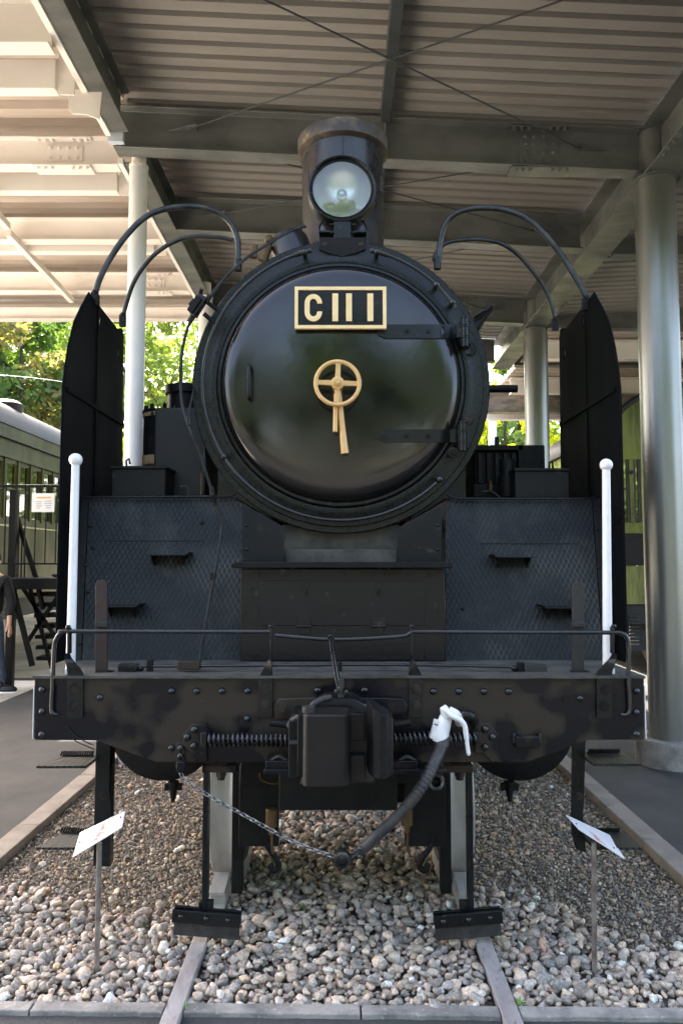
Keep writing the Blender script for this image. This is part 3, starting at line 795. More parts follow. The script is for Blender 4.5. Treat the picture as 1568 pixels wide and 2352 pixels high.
# handrails
YH = YB - .012
def rail_tube(pts, r=.0088, Y=YH, name='front_handrail', m='railblack', seg=10, nn=6):
    mb = MB(); mb.tube(bez([P(x, y, Y) if len(q) == 0 else P(x, y, q[0]) for x, y, *q in pts], nn), r, seg); return mb.build(name, m, loco, ang=60)
rail_tube([(133, 1640, YB + .0), (124, 1640), (119, 1630), (121, 1580), (125, 1490), (130, 1467), (142, 1453), (160, 1450), (400, 1450.5), (620, 1451)])
rail_tube([(632, 1459), (700, 1465), (770, 1469), (860, 1466), (925, 1461), (940, 1455), (947, 1451)], r=.0092)
rail_tube([(945, 1451), (1170, 1452), (1400, 1453), (1425, 1455), (1438, 1464), (1443, 1490), (1442, 1560), (1445, 1625), (1440, 1641), (1425, 1641, YB)])
# --- uncoupling rod on the deck
YU = 3.10
rail_tube([(272, 1531), (420, 1530), (780, 1527), (1000, 1528), (1172, 1532), (1250, 1535)], .0062, YU, 'uncoupling_rod', nn=3)
def pbox(name, x0, x1, y0, y1, Y0, Y1, m, parent=loco, bevel=.003, rot=None):
    a = P(x0, y1, Y0); b = P(x1, y0, Y0)
    mb = MB(); mb.bb((a.x, Y0, a.z), (b.x, Y1, b.z)); return mb.build(name, m, parent, bevel=bevel)
pbox('rod_handle', 271, 316, 1526, 1543, YU - .015, YU + .02, 'black')
pbox('rod_bracket', 336, 350, 1516, 1543, YU - .01, YU + .015, 'matte')
pbox('rod_counterweight', 407, 458, 1519, 1539, YU - .022, YU + .02, 'beam')
pbox('rod_bracket', 1188, 1204, 1522, 1543, YU - .01, YU + .015, 'matte')
pbox('rod_handle', 1205, 1255, 1526, 1547, YU - .018, YU + .02, 'bar')
for px in (324, 1180):
    mb = MB(); mb.sphere(P(px, 1535, YU), .013, 14, 8); mb.build('rod_knuckle', 'black', loco)
pbox('rod_bracket', 777, 785, 1519, 1545, YU - .01, YU + .015, 'matte')
# marker poles
def pole(xb, yb_, xt, yt, r, Yp, ballr):
    a = P(xb, yb_, Yp); b = P(xt, yt, Yp)
    mb = MB(); mb.tube([a, b], [r * 1.12, r * .92], 20); o = mb.build('marker_pole', 'white', loco)
    q = MB(); q.sphere(P(xt, yt - 10, Yp), ballr, 28, 18); q.build('pole_ball', 'white', o)
pole(162, 1552, 174.5, 1066, .0170, 3.05, .0272)
pole(1394.5, 1552, 1391, 1078, .0175, 3.05, .0262)
for px in (152, 1408):
    pbox('pole_tip', px - 3, px + 3, 1536, 1549, 3.03, 3.045, 'white', bevel=0)
# flat lever bars with rounded tops
def lever(x0, x1, yt, yb_, m):
    cx_ = (x0 + x1) / 2; w = (x1 - x0) / 2
    pts = [(x0, yb_), (x1, yb_)] + [(cx_ + w * math.cos(a), yt + w - w * math.sin(a)) for a in np.linspace(0, PI, 12)]
    mb = MB(); mb.prism(poly(pts, 3.09), (0, .016, 0)); o = mb.build('lever_bar', m, loco, bevel=.002)
    y = 1433
    q = MB(); a = P(x0 - 1, y + 7, 3.075); b = P(x1 + 2, y - 4, 3.075); q.bb((a.x, 3.070, a.z), (b.x, 3.09, b.z)); q.build('lever_clip', 'bar', o, bevel=.002)
    q = MB(); a = P(x0 - 2, yb_ + 3, 3.08); b = P(x1 + 12, yb_ - 6, 3.08); q.bb((a.x, 3.075, a.z), (b.x, 3.12, b.z)); q.build('lever_foot', 'matte', o, bevel=.003)
lever(219, 246, 1331, 1548, 'rust'); lever(1314, 1341, 1336, 1548, 'bar')

# --- sloping apron of diamond plate
YA0, YA1 = 3.46, 3.70
def aprpt(px, py):                               # point on the sloping apron plane
    lo, hi = 3.2, 3.9
    zb_ = DZ + .004; zt = P(784, 1144, YA1).z
    for _ in range(40):
        m_ = (lo + hi) / 2; z = P(px, py, m_).z
        want = YA0 + (z - zb_) / (zt - zb_) * (YA1 - YA0)
        if m_ < want: lo = m_
        else: hi = m_
    return P(px, py, lo)
def apron(name, pts, m, lift=0.0, th=.008, bevel=.001, parent=loco):
    mb = MB(); nrm = Vector((0, -(P(784, 1144, YA1).z - DZ), (YA1 - YA0))).normalized()
    mb.prism([aprpt(x, y) + nrm * lift for x, y in pts], nrm * th)
    return mb.build(name, m, parent, bevel=bevel), nrm
zt_ = 1146
ap, N_ = apron('apron_plate', [(206, zt_), (540, zt_), (560, 1160), (560, 1522), (190, 1522)], 'checker')
ap2, _ = apron('apron_plate', [(1022, 1160), (1036, zt_), (1357, zt_), (1383, 1522), (1022, 1522)], 'checker')
for s, xs in ((0, (146, 186, 204)), (1, (1415, 1386, 1360))):
    pass
# side strips with their small rivets
apron('apron_side_strip', [(188, zt_), (204, zt_), (188, 1522), (172, 1522)], 'plate', .002, .010)
apron('apron_side_strip', [(1359, zt_), (1374, zt_), (1399, 1522), (1385, 1522)], 'plate', .002, .010)
srv = MB(); srv.lathe([(.0001, .007), (.005, .006), (.0085, .001), (.0085, 0)], (0, 0, 0), (0, -1, 0), 12, capends=False); srv = srv.mesh('rivet', M['black'], None, 60)
for px, py in ((210, 1210), (198, 1300), (216, 1260), (186, 1480), (204, 1360), (1362, 1175), (1368, 1218), (1372, 1305), (1380, 1398), (1384, 1480), (464, 1202), (1062, 1400), (1010, 1300), (470, 1440), (535, 1300)):
    inst('rivet', srv, aprpt(px, py) + N_ * .012, loco)
# rolled edge on top of the apron
for pts in ([(196, 1143), (232, 1142), (420, 1141), (520, 1140), (533, 1139), (541, 1132)], [(1025, 1133), (1033, 1141), (1050, 1145), (1200, 1146), (1340, 1146), (1358, 1144), (1372, 1146)]):
    mb = MB(); mb.tube([P(x, y, 3.665) for x, y in pts], .0062, 8); mb.build('apron_top_rail', 'black', loco, ang=60)
# raised panel lines on the apron
for (x0, x1, y) in ((245, 470, 1244), (1102, 1322, 1250)):
    mb = MB(); mb.tube([aprpt(x0, y) + N_ * .009, aprpt(x1, y) + N_ * .009], .0022, 6); mb.build('apron_seam', 'plate', loco)
# cheek plates by the smokebox saddle
mb = MB(); mb.prism(poly([(556, 1158), (600, 1180), (652, 1211), (652, 1292), (556, 1292)], 3.52), (0, .01, 0)); o = mb.build('cheek_plate', 'plate', loco, bevel=.002)
for py in (1206, 1262): inst('rivet', srv, P(566, py, 3.52), o)
mb = MB(); mb.prism(poly([(1014, 1160), (965, 1184), (912, 1213), (912, 1292), (1014, 1292)], 3.52), (0, .01, 0)); o = mb.build('cheek_plate', 'plate', loco, bevel=.002)
for py in (1206, 1262): inst('rivet', srv, P(1004, py, 3.52), o)
# foot treads on the apron
def tread(x0, x1, y, dep, sgn):
    a = aprpt(x0, y + 3); b = aprpt(x1, y + 3)
    mb = MB(); yb2 = a.y + .01; yf = a.y - dep; z = P(784, y, yf).z
    lip = .012
    vs = [(a.x, yb2, z), (b.x, yb2, z), (b.x, yf, z), (a.x, yf, z)]
    mb.prism([(a.x, yf, z), (b.x, yf, z), (b.x, yb2, z), (a.x, yb2, z)], (0, 0, .005))
    xs = b.x if sgn > 0 else a.x
    mb.prism([(xs, yf, z), (xs + sgn * .014, yf, z + .014), (xs + sgn * .014, yb2, z + .014), (xs, yb2, z)], (sgn * .004, 0, .002))
    o = mb.build('foot_tread', 'plate', loco, bevel=.001)
    q = MB(); q.prism([(a.x + .02, yf + .02, z - .001), (a.x + .02, yb2, z - .001), (a.x + .02, yb2, z - .07)], (.006, 0, 0)); q.build('tread_bracket', 'matte', o); q = MB(); q.prism([(b.x - .026, yf + .02, z - .001), (b.x - .026, yb2, z - .001), (b.x - .026, yb2, z - .07)], (.006, 0, 0))
    q.build('tread_bracket', 'matte', o)
tread(347, 436, 1276, .11, 1); tread(248, 326, 1395, .11, 1); tread(1130, 1217, 1281, .11, -1); tread(1240, 1318, 1398, .11, -1)
# --- central service box
YX = 3.40
box = pbox('service_box', 551, 1020, 1307, 1519, YX, 3.62, 'box', bevel=.003)
pbox('box_lid_edge', 536, 1038, 1291, 1305, YX - .055, 3.60, 'matte', bevel=.004)
pbox('hatch_panel', 599, 973, 1334, 1437, YX - .006, YX - .0005, 'box', parent=box, bevel=.002)
pbox('lower_panel', 620, 973, 1438, 1516, YX - .0045, YX - .0005, 'box', parent=box, bevel=.0015)
bn = MB(); bn.lathe([(.0001, .008), (.005, .008), (.0055, .005), (.009, .005), (.0095, .0015), (.0135, .0015), (.0135, 0)], (0, 0, 0), (0, -1, 0), 10); bn = bn.mesh('bolt', M['box'], None, 30)
for px, py in ((591, 1320), (788, 1318), (985, 1320), (560, 1405), (1008, 1405), (585, 1505), (785, 1506), (980, 1508), (576, 1352)):
    inst('bolt', bn, P(px, py, YX), box)
for px in (698, 869):                             # hinges
    mb = MB(); a = P(px - 15, 1430, YX - .012); b = P(px + 15, 1430, YX - .012)
    mb.bb((a.x, YX - .012, P(0, 1436, YX).z), (b.x, YX - .0065, P(0, 1418, YX).z)); mb.bb((a.x + .01, YX - .010, P(0, 1456, YX).z), (b.x - .01, YX - .005, P(0, 1440, YX).z))
    mb.cyl((a.x - .004, YX - .014, P(0, 1438, YX).z), (b.x + .004, YX - .014, P(0, 1438, YX).z), .006, 10)
    mb.build('hinge', 'black', box, bevel=.001)
for px in (703, 868):                             # latch hooks
    mb = MB(); mb.cyl(P(px, 1340, YX - .012), P(px, 1340, YX), .008, 12)
    mb.tube(bez([P(px, 1340, YX - .014), P(px + 3, 1350, YX - .02), P(px + 1, 1360, YX - .016), P(px - 2, 1366, YX - .012)], 4), .0035, 8)
    mb.build('latch', 'black', box, bevel=0)
# saddle recess below the smokebox
pbox('saddle', 648, 916, 1205, 1300, 3.66, 3.9, 'deck', bevel=.004)
pbox('saddle_ledge', 655, 912, 1262, 1292, 3.56, 3.66, 'deck', bevel=.004)

# --- smokebox
CZ = P(783, 884, 3.60).z; CX = P(783, 884, 3.6).x
SC = Vector((CX, 3.60, CZ)); SPX = 3.60 / F     # metres per pixel in the ring plane
def ring(prof, name, m, parent=loco, seg=128, ang=35, c=None):
    mb = MB(); mb.lathe(prof, c or SC, (0, -1, 0), seg); return mb.build(name, m, parent, ang=ang)
smk = ring([(.702, -.03), (.706, -.028), (.706, -1.55), (.66, -1.56)], 'smokebox', 'black')
ring([(.735, -.030), (.735, -.010), (.729, -.004), (.703, -.004), (.698, .004), (.66, .006), (.640, .014), (.622, .020), (.612, .018), (.606, .008), (.604, -.03)], 'smokebox_flange', 'flange', smk)
ring([(.606, -.02), (.606, .026), (.600, .034), (.588, .036), (.582, .030), (.580, .0)], 'door_rim', 'black', smk)
# dished door
prof = []
R_ = .583
def door_h(r):
    q = min(1.0, r / R_)
    return .022 + .055 * (1 - q ** 16) ** .5 + .030 * (1 - q * q)
for i in range(33):
    q = 1 - (i / 32.0) ** 1.7
    prof.append((max(R_ * q, 1e-5), door_h(R_ * q)))
door = MB(); door.lathe(prof, SC, (0, -1, 0), 160, capends=False); door = door.build('smokebox_door', 'door', loco, ang=50)
def doorY(px, py, add=0.0):
    Y = 3.5
    for _ in range(25):
        p = P(px, py, Y); r = min(.582, math.hypot(p.x - CX, p.z - CZ))
        Y = 3.60 - door_h(r)
    return Y - add
# boiler, barrel behind
mb = MB(); mb.lathe([(.60, 0), (.66, 0), (.66, 4.6), (.60, 4.6)], (CX, 5.1, CZ), (0, 1, 0), 64); mb.build('boiler', 'black', loco)
mb = MB(); mb.lathe([(.34, 0), (.33, .25), (.24, .40), (.0001, .44)], (0, 5.9, CZ + .58), (0, 0, 1), 40); mb.build('steam_dome', 'black', loco)
mb = MB(); mb.bb((-1.33, 7.6, 1.25), (-.70, 10.0, 2.85)); mb.build('side_tank', 'black', loco, bevel=.02)
mb = MB(); mb.bb((.70, 7.6, 1.25), (1.33, 10.0, 2.85)); mb.build('side_tank', 'black', loco, bevel=.02)
mb = MB(); mb.prism([(-1.33, 10.0, 1.2), (1.33, 10.0, 1.2), (1.33, 10.0, 3.0), (1.25, 10.0, 3.25), (.7, 10.0, 3.5), (-.7, 10.0, 3.5), (-1.25, 10.0, 3.25), (-1.33, 10.0, 3.0)], (0, 2.3, 0)); mb.build('cab', 'black', loco, bevel=.01)
# running boards
zt = P(784, 1144, YA1).z
mb = MB(); mb.bb((-1.28, 3.70, zt - .012), (-.52, 10.0, zt)); mb.build('running_board', 'matte', loco, bevel=.002)
mb = MB(); mb.bb((.52, 3.70, zt - .012), (1.28, 10.0, zt)); mb.build('running_board', 'matte', loco, bevel=.002)

# handrail round the smokebox
def arc(a0, a1, r, y, n=60):
    return [Vector((CX + r * math.cos(math.radians(a0 + (a1 - a0) * i / n)), y, CZ + r * math.sin(math.radians(a0 + (a1 - a0) * i / n)))) for i in range(n + 1)]
HR = .672; HY = 3.54
mb = MB(); mb.tube(arc(103, 313, HR, HY, 90), .0088, 10); mb.build('smokebox_handrail', 'railblack', smk, ang=60)
mb = MB(); mb.tube(arc(77, 33, HR, HY, 30), .0088, 10); mb.build('smokebox_handrail', 'railblack', smk, ang=60)
for a0, a1 in ((103, 110), (77, 70)):
    mb = MB(); mb.tube(arc(a0, a1, HR + .0, HY, 4), .0125, 12); mb.sphere(arc(a0, a1, HR, HY, 4)[0], .0125, 12, 8); mb.build('handrail_end', 'railblack', smk, ang=60)
for a in (105.5, 74.8, 46, 213, 315, 36, 180, 262):
    if a in (180, 262): continue
    c = arc(a, a + 1, HR, HY, 1)[0]
    mb = MB(); mb.sphere(c, .0165, 14, 9); mb.cyl(c + Vector((0, .005, 0)), c + Vector((0, .065, 0)), .011, 12); mb.build('handrail_knob', 'railblack', smk)
# door fittings
DF = door
def bolt3(px, py, Y, parent, s=1.0):
    inst('bolt', bn, P(px, py, Y), parent, sc=(s, s, s))
for (y0, y1, xl, xr) in ((745, 777, 866, 1050), (986, 1016, 864, 1048)):
    # hinge straps follow the dished door
    n2 = 24; vs = []
    for i in range(n2 + 1):
        px = xl + (xr - xl) * i / n2
        e = 0
        if i < 3: e = (3 - i) ** 1.6 * 1.7
        for py in (y1 - e, y0 + e):
            if px < 1040: Yd = doorY(px, py, .008)
            p = P(px, py, min(Yd, 3.56)); vs += [p, p + Vector((0, .012, 0))]
    fs = []
    for i in range(n2):
        a = i * 4; b = a + 4
        fs += [(a, b, b + 2, a + 2), (a + 1, a + 3, b + 3, b + 1), (a, a + 1, b + 1, b), (a + 2, b + 2, b + 3, a + 3)]
    fs += [(0, 2, 3, 1), (n2 * 4, n2 * 4 + 1, n2 * 4 + 3, n2 * 4 + 2)]
    mb = MB(); mb.add(vs, fs); st_ = mb.build('hinge_strap', 'black', DF, ang=40)
    for px in (882, 934, 983): bolt3(px, (y0 + y1) / 2, doorY(px, (y0 + y1) / 2, .008), DF, 1.0)
    mb = MB(); yy = 3.50; xx = 1067 if y0 < 800 else 1062
    z0_, z1_ = P(0, y1 + 18, yy).z, P(0, y0 - 16, yy).z; x_ = P(xx, y0, yy).x
    mb.cyl((x_, yy, z0_), (x_, yy, z1_), .016, 18)
    for f in (.0, .30, .36, .68, .74, 1.0):
        zz = z0_ + (z1_ - z0_) * f; mb.cyl((x_, yy, zz - .004), (x_, yy, zz + .004), .0195, 18)
    mb.bb((P(1040, 0, yy).x, yy - .004, P(0, y1 - 1, yy).z), (x_, yy + .010, P(0, y0 + 1, yy).z)); mb.bb((x_ - .02, yy, z0_ + .01), (x_ + .03, 3.60, z1_ - .01))
    mb.build('hinge_barrel', 'black', DF, bevel=.0015)
for px, py, s in ((1075, 965, 2.4), (1042, 1040, 2.2)):
    q = MB(); q.cyl(P(px, py, 3.53), P(px, py, 3.60), .026, 18); q.build('hinge_boss', 'black', DF, bevel=.003)
    inst('nut', nt, P(px, py, 3.53), DF, sc=(1.1, 1.2, 1.1))
# grab handle on the door
Yd = doorY(572, 878)
mb = MB(); mb.tube(bez([P(573, 840, Yd + .0), P(572, 842, Yd - .035), P(571.5, 856, Yd - .045), P(571.5, 900, Yd - .045), P(572, 914, Yd - .035), P(573, 917, Yd)], 5), .0085, 10); mb.build('grab_handle', 'black', DF, ang=60)
# hand wheel and its locking bars
wy = doorY(775, 880) - .09; wc = P(775, 880, wy); k_ = wy / F
wheel = MB(); wheel.tube([wc + Vector((math.cos(a) * 51 * k_, 0, math.sin(a) * 51 * k_)) for a in np.linspace(0, 2 * PI, 49)[:-1]], 5.2 * k_, 14, closed=True)
wheel = wheel.build('hand_wheel', 'brass', DF, ang=60)
mb = MB()
for a in (88, 178, 268, 358):
    ar = math.radians(a); d = Vector((math.cos(ar), 0, math.sin(ar))); s_ = Vector((-d.z, 0, d.x))
    for w0, w1, r0, r1 in ((6.5, 5.5, 12, 42), (5.5, 9, 42, 50)):
        mb.prism([wc + d * r0 * k_ + s_ * w0 * k_ - Vector((0, .005, 0)), wc + d * r1 * k_ + s_ * w1 * k_ - Vector((0, .005, 0)), wc + d * r1 * k_ - s_ * w1 * k_ - Vector((0, .005, 0)), wc + d * r0 * k_ - s_ * w0 * k_ - Vector((0, .005, 0))], (0, .012, 0))
mb.build('wheel_spokes', 'brass', DF, bevel=.002)
mb = MB(); mb.lathe([(.0001, .034), (5.5 * k_, .034), (6 * k_, .030), (6 * k_, .024)], wc, (0, -1, 0), 24, capends=False); mb.lathe([(6 * k_, .025), (9.2 * k_, .025), (10 * k_, .021), (10 * k_, .012)], wc, (0, -1, 0), 6); mb.lathe([(10 * k_, .013), (15 * k_, .010), (15.5 * k_, -.02), (12 * k_, -.10)], wc, (0, -1, 0), 32)
mb.build('wheel_hub', 'brass', DF, ang=25)
mb = MB(); mb.tube([P(778, 900, wy + .035), P(786, 985, wy + .03), P(792, 1042, wy + .03)], [6 * k_, 7.5 * k_, 9.5 * k_], 18); mb.build('locking_bar', 'brass', DF)
mb = MB(); mb.tube([P(771, 905, wy + .025), P(769.5, 992, wy + .02)], [5 * k_, 5.8 * k_], 16); mb.build('locking_bar', 'brass', DF)
# number plate
ny = doorY(782, 706) - .035
plate = pbox('number_plate', 681, 882, 662, 750, ny, ny + .016, 'black', bevel=.0015)
def frame(x0, x1, y0, y1, w):
    for a in ((x0, x1, y0, y0 + w), (x0, x1, y1 - w, y1), (x0, x0 + w, y0 + w, y1 - w), (x1 - w, x1, y0 + w, y1 - w)):
        pbox('plate_border', *a, ny - .006, ny + .014, 'plategold', parent=plate, bevel=.0012)
frame(676.5, 887, 658, 754.5, 8)
for x0 in (763, 794.5, 843.5):
    pbox('letter', x0, x0 + 13.5, 673.5, 737.5, ny - .006, ny + .001, 'plategold', parent=plate, bevel=.0015)
cpts_o = []; cpts_i = []
cx_, rx, ry = 719.5, 20.5, 33
def cc(a, rx, ry, yc): return (cx_ + rx * math.cos(a), yc - ry * math.sin(a))
outer = [(739.5, 697)]
for a in np.linspace(0.12, PI, 14): outer.append((cx_ + 20 * math.cos(a), 696 - 21 * math.sin(a)))
for a in np.linspace(PI, 2 * PI - .12, 14): outer.append((cx_ + 20 * math.cos(a), 716 - 22 * math.sin(a)))
outer.append((740, 715)); outer.append((728.5, 715))
for a in np.linspace(2 * PI - .2, PI, 10): outer.append((cx_ + 8.5 * math.cos(a), 717 - 9.5 * math.sin(a)))
for a in np.linspace(PI, .2, 10): outer.append((cx_ + 8.5 * math.cos(a), 695 - 9 * math.sin(a)))
outer.append((728.5, 697))
mb = MB(); mb.prism(poly(outer, ny - .006), (0, .007, 0)); mb.build('letter', 'plategold', plate, bevel=.001)

# --- chimney
YC = 4.22
def PY(px, py, Y=YC): return P(px, py, Y)
czt = P(786, 306, YC - .24).z; cr = (884 - 691) / 2 * YC / F
cxx = PY(787, 400).x
mb = MB(); mb.lathe([(cr * 1.35, CZ - SC.z + .0)], SC, (0, 0, 1), 8, capends=False) if False else None
mb = MB(); mb.lathe([(cr * 1.38, CZ + .66), (cr * 1.12, CZ + .76), (cr * 1.0, CZ + .86), (cr * .985, czt), (cr * .9, czt)], (cxx, YC, 0), (0, 0, 1), 72); chim = mb.build('chimney', 'chimney', loco, ang=40)
mb = MB(); mb.lathe([(cr * .98, czt - .01), (cr * 1.10, czt + .005), (cr * 1.11, czt + .075), (cr * 1.08, czt + .085), (cr * .86, czt + .085), (cr * .86, czt - .05)], (cxx, YC, 0), (0, 0, 1), 72); mb.build('chimney_cap', 'rusty_cap', chim, ang=40)
a0 = PY(787, 450)
mb = MB(); mb.bb((a0.x - .002, YC - cr - .003, CZ + .9), (a0.x + .003, YC - cr + .01, czt - .02)); mb.build('chimney_seam', 'black', chim)
# --- headlight
YL = 3.84; lc = P(785, 434, YL); lk = YL / F
hl = MB(); hl.lathe([(82 * lk, -.09), (82 * lk, -.002), (80.5 * lk, .010), (77 * lk, .014), (74.5 * lk, .009), (73 * lk, .002), (71 * lk, .006), (69 * lk, .003), (68 * lk, -.014)], lc, (0, -1, 0), 72, capends=False); hl = hl.build('headlight', 'black', loco, ang=30)
mb = MB(); mb.lathe([(80 * lk, -.012), (80 * lk, -.12), (66 * lk, -.20), (30 * lk, -.235), (.0001, -.24)], lc, (0, -1, 0), 56, capends=False); mb.build('lamp_housing', 'black', hl)
mb = MB(); mb.lathe([(70 * lk, -.004), (56 * lk, -.030), (38 * lk, -.052), (14 * lk, -.066), (12 * lk, -.066)], lc, (0, -1, 0), 64, capends=False); mb.build('lamp_reflector', 'reflector', hl, ang=60)
mb = MB(); mb.lathe([(13 * lk, -.068), (12.5 * lk, -.050), (9 * lk, -.046), (8 * lk, -.052), (5 * lk, -.040), (.0001, -.038)], lc, (0, -1, 0), 32, capends=False); mb.build('lamp_bulb', 'reflector', hl)
mb = MB(); mb.lathe([(69 * lk, -.002), (50 * lk, .003), (25 * lk, .006), (.0001, .007)], lc, (0, -1, 0), 64, capends=False); mb.build('lamp_lens', 'lens', hl, ang=60)
# clips and bracket work
for px, py in ((727, 385), (713, 445), (846, 389), (833, 505)):
    mb = MB(); mb.sphere(P(px, py, YL - .005), .012, 10, 7); mb.build('lamp_clip', 'black', hl)
mb = MB(); mb.tube([P(862, 404, YL), P(874, 404, YL), P(875, 440, YL), P(862, 441, YL)], .0045, 8); mb.build('lamp_catch', 'black', hl)
pbox('lamp_bracket', 766, 806, 508, 562, YL - .03, YL + .05, 'black', bevel=.004)
for s, x0, x1 in ((-1, 732, 764), (1, 812, 842)):
    pbox('lamp_bracket', x0, x1, 529, 533, YL - .03, YL + .12, 'black', bevel=.001)
    pbox('lamp_bracket', x0 + 2, x1 - 1, 536, 551, YL + .02, YL + .10, 'matte', bevel=.002)
    mb = MB(); q = (x0 if s < 0 else x1); mb.tube([P(q + s * -2, 531, YL - .01), P(q - s * 0, 524, YL), P(q - s * 8, 508, YL + .03), P(q - s * 14, 492, YL + .06)], .006, 8); mb.build('lamp_strut', 'black', loco)
    for (bx, by) in ((762 if s < 0 else 812, 516), (762 if s < 0 else 812, 534)):
        mb = MB(); c = P(bx, by, YL - .03); mb.cyl(c - Vector((.012, 0, 0)), c + Vector((.012, 0, 0)), .006, 8); mb.build('bracket_bolt', 'black', loco)
mb = MB(); mb.prism(poly([(736, 545), (838, 545), (840, 572), (815, 582), (785, 590), (755, 582), (732, 572)], 3.585), (0, .03, 0)); o = mb.build('lamp_base_plate', 'matte', loco, bevel=.003)
inst('nut', nt, P(745, 562, 3.585), o, sc=(.7, .7, .7)); inst('nut', nt, P(828, 562, 3.585), o, sc=(.7, .7, .7))
# steam fitting peeping over the smokebox on the left
mb = MB(); mb.lathe([(.11, -.05), (.11, .07), (.085, .11), (.0001, .125)], (P(672, 600, 4.0).x, 4.0, P(668, 584, 4.0).z), (-.35, 0, 1), 28); mb.build('relief_valve_cover', 'chimney', loco)
mb = MB(); c = P(603, 600, 3.95); mb.cyl(c, c + Vector((.03, 0, .09)), .028, 14); mb.sphere(c + Vector((.035, 0, .12)), .026, 12, 8); mb.cyl(c + Vector((-.05, 0, .02)), c + Vector((-.045, 0, .09)), .02, 10); mb.build('whistle_valve', 'oldbrass', loco)

# --- cable from the lamp round the smokebox
rail_tube([(702, 520, 3.80), (685, 523, 3.78), (650, 540, 3.72), (600, 570, 3.62), (560, 597, 3.56), (515, 640, 3.53), (480, 684, 3.5)], .0072, name='lamp_cable', m='cord')
rail_tube([(437, 738, 3.5), (426, 770, 3.5), (417, 820, 3.5), (415, 880, 3.5), (419, 930, 3.48), (430, 968, 3.46), (442, 1000, 3.45), (462, 1050, 3.45), (478, 1100, 3.45), (488, 1130, 3.45), (496, 1160, 3.50), (507, 1195, 3.51), (508, 1220, 3.51), (500, 1275, 3.48), (489, 1340, 3.45), (478, 1400, 3.43), (466, 1470, 3.40), (459, 1520, 3.38)], .0078, name='lamp_cable', m='cord')
def obox(name, px, py, Y, size, ang, m, parent=loco, bevel=.003):
    mb = MB(); mb.box(P(px, py, Y), size, (0, math.radians(ang), 0)); return mb.build(name, m, parent, bevel=bevel)
obox('junction_box', 456, 703, 3.50, (.038, .05, .105), 32, 'black')
obox('junction_box_lid', 447, 699, 3.47, (.030, .02, .085), 32, 'matte')
for px, py, a in ((478, 686, 30), (439, 733, 30)):
    mb = MB(); d = Vector((math.sin(math.radians(a)), 0, math.cos(math.radians(a)))); c = P(px, py, 3.5); mb.cyl(c - d * .018, c + d * .018, .014, 12); mb.build('cable_gland', 'black', loco)
for (x0, y0, x1, y1) in ((463, 664, 455, 690), (438, 700, 446, 690), (468, 720, 490, 740), (470, 690, 500, 712)):
    mb = MB(); mb.cyl(P(x0, y0, 3.52), P(x1, y1, 3.54), .011, 10); mb.build('cable_clamp', 'matte', loco)
for px, py in ((487, 1128), (484, 1325), (434, 968)):
    mb = MB(); mb.cyl(P(px - 1, py - 9, 3.455), P(px + 1, py + 9, 3.455), .012, 10); mb.build('cable_clamp', 'black', loco)
rail_tube([(446, 895, 3.6), (438, 930, 3.52), (431, 965, 3.5)], .006, name='drain_pipe', m='cord')
# lever at the right of the smokebox
mb = MB(); mb.tube([P(1085, 742, 3.72), P(1105, 722, 3.70), P(1128, 702, 3.68)], [.010, .012, .009], 10); mb.sphere(P(1128, 702, 3.68), .012, 10, 8); mb.tube([P(1088, 728, 3.70), P(1112, 712, 3.68)], .008, 8); mb.build('blower_lever', 'black', loco)
mb = MB(); mb.tube([P(1090, 752, 3.72), P(1104, 736, 3.72), P(1128, 708, 3.7)], [.028, .020, .010], 10); mb.build('lever_arm', 'matte', loco)
mb = MB(); mb.cyl(P(1118, 893, 4.1), P(1187, 893, 4.1), .022, 14); mb.build('exhaust_stub', 'matte', loco)
mb = MB(); mb.tube(bez([P(1082, 785, 3.58), P(1092, 800, 3.58), P(1088, 814, 3.58), P(1073, 813, 3.58)], 5), .004, 6); mb.build('hinge_wire', 'black', loco)

# --- smoke deflectors: flat vertical plates with raked front corner and two hand slots
XD = 1.30
def yz(px, py, s):
    """point of the plane x = s * XD seen at this pixel"""
    u = (px - 784.0) / F; t = s * XD / u; v = (1176.0 - py) / F
    return (math.cos(TH) - v * math.sin(TH)) * t, CAM_H + (math.sin(TH) + v * math.cos(TH)) * t
for s in (-1, 1):
    fr = [yz(784 + s * (784 - px), py, s) for px, py in ((144, 930), (145, 890), (150, 845), (157, 800), (164, 768), (172, 738), (188, 704), (205, 673))]
    top = fr[-1][1]
    outl = [(fr[0][0], 1.16)] + fr + [(fr[-1][0] + .05, top - .005), (4.12, top - .03), (4.20, top - .035), (4.27, top - .01), (4.31, top - .01), (4.33, top - .05), (4.36, 1.94), (4.36, 1.16)]
    holes = []
    for (yc, zc_) in ((3.90, top - .10), (4.24, top - .17)):
        holes.append([(yc + .014 * math.cos(a) + .010 * math.sin(a), zc_ + .048 * math.sin(a)) for a in np.linspace(0, 2 * PI, 17)[:-1]])
    o = sheet2d('smoke_deflector', outl, holes, .008, 'deflector', loco, lambda a, b, w, s=s: (s * XD + w, a, b))
    mb = MB(); mb.bb((s * (XD - .008), 3.86, 1.20), (s * (XD - .0045), 3.875, 3.04)); mb.bb((s * (XD - .010), 3.45, 2.425), (s * (XD - .0045), 4.35, 2.445)); mb.bb((s * (XD - .010), 3.45, 1.80), (s * (XD - .0045), 4.35, 1.822))
    mb.build('deflector_seam', 'deflector', o)
    e = MB(); e.tube([(s * XD, a, b) for a, b in outl[:9]], .006, 8); e.build('deflector_edge', 'deflector', o, ang=60)
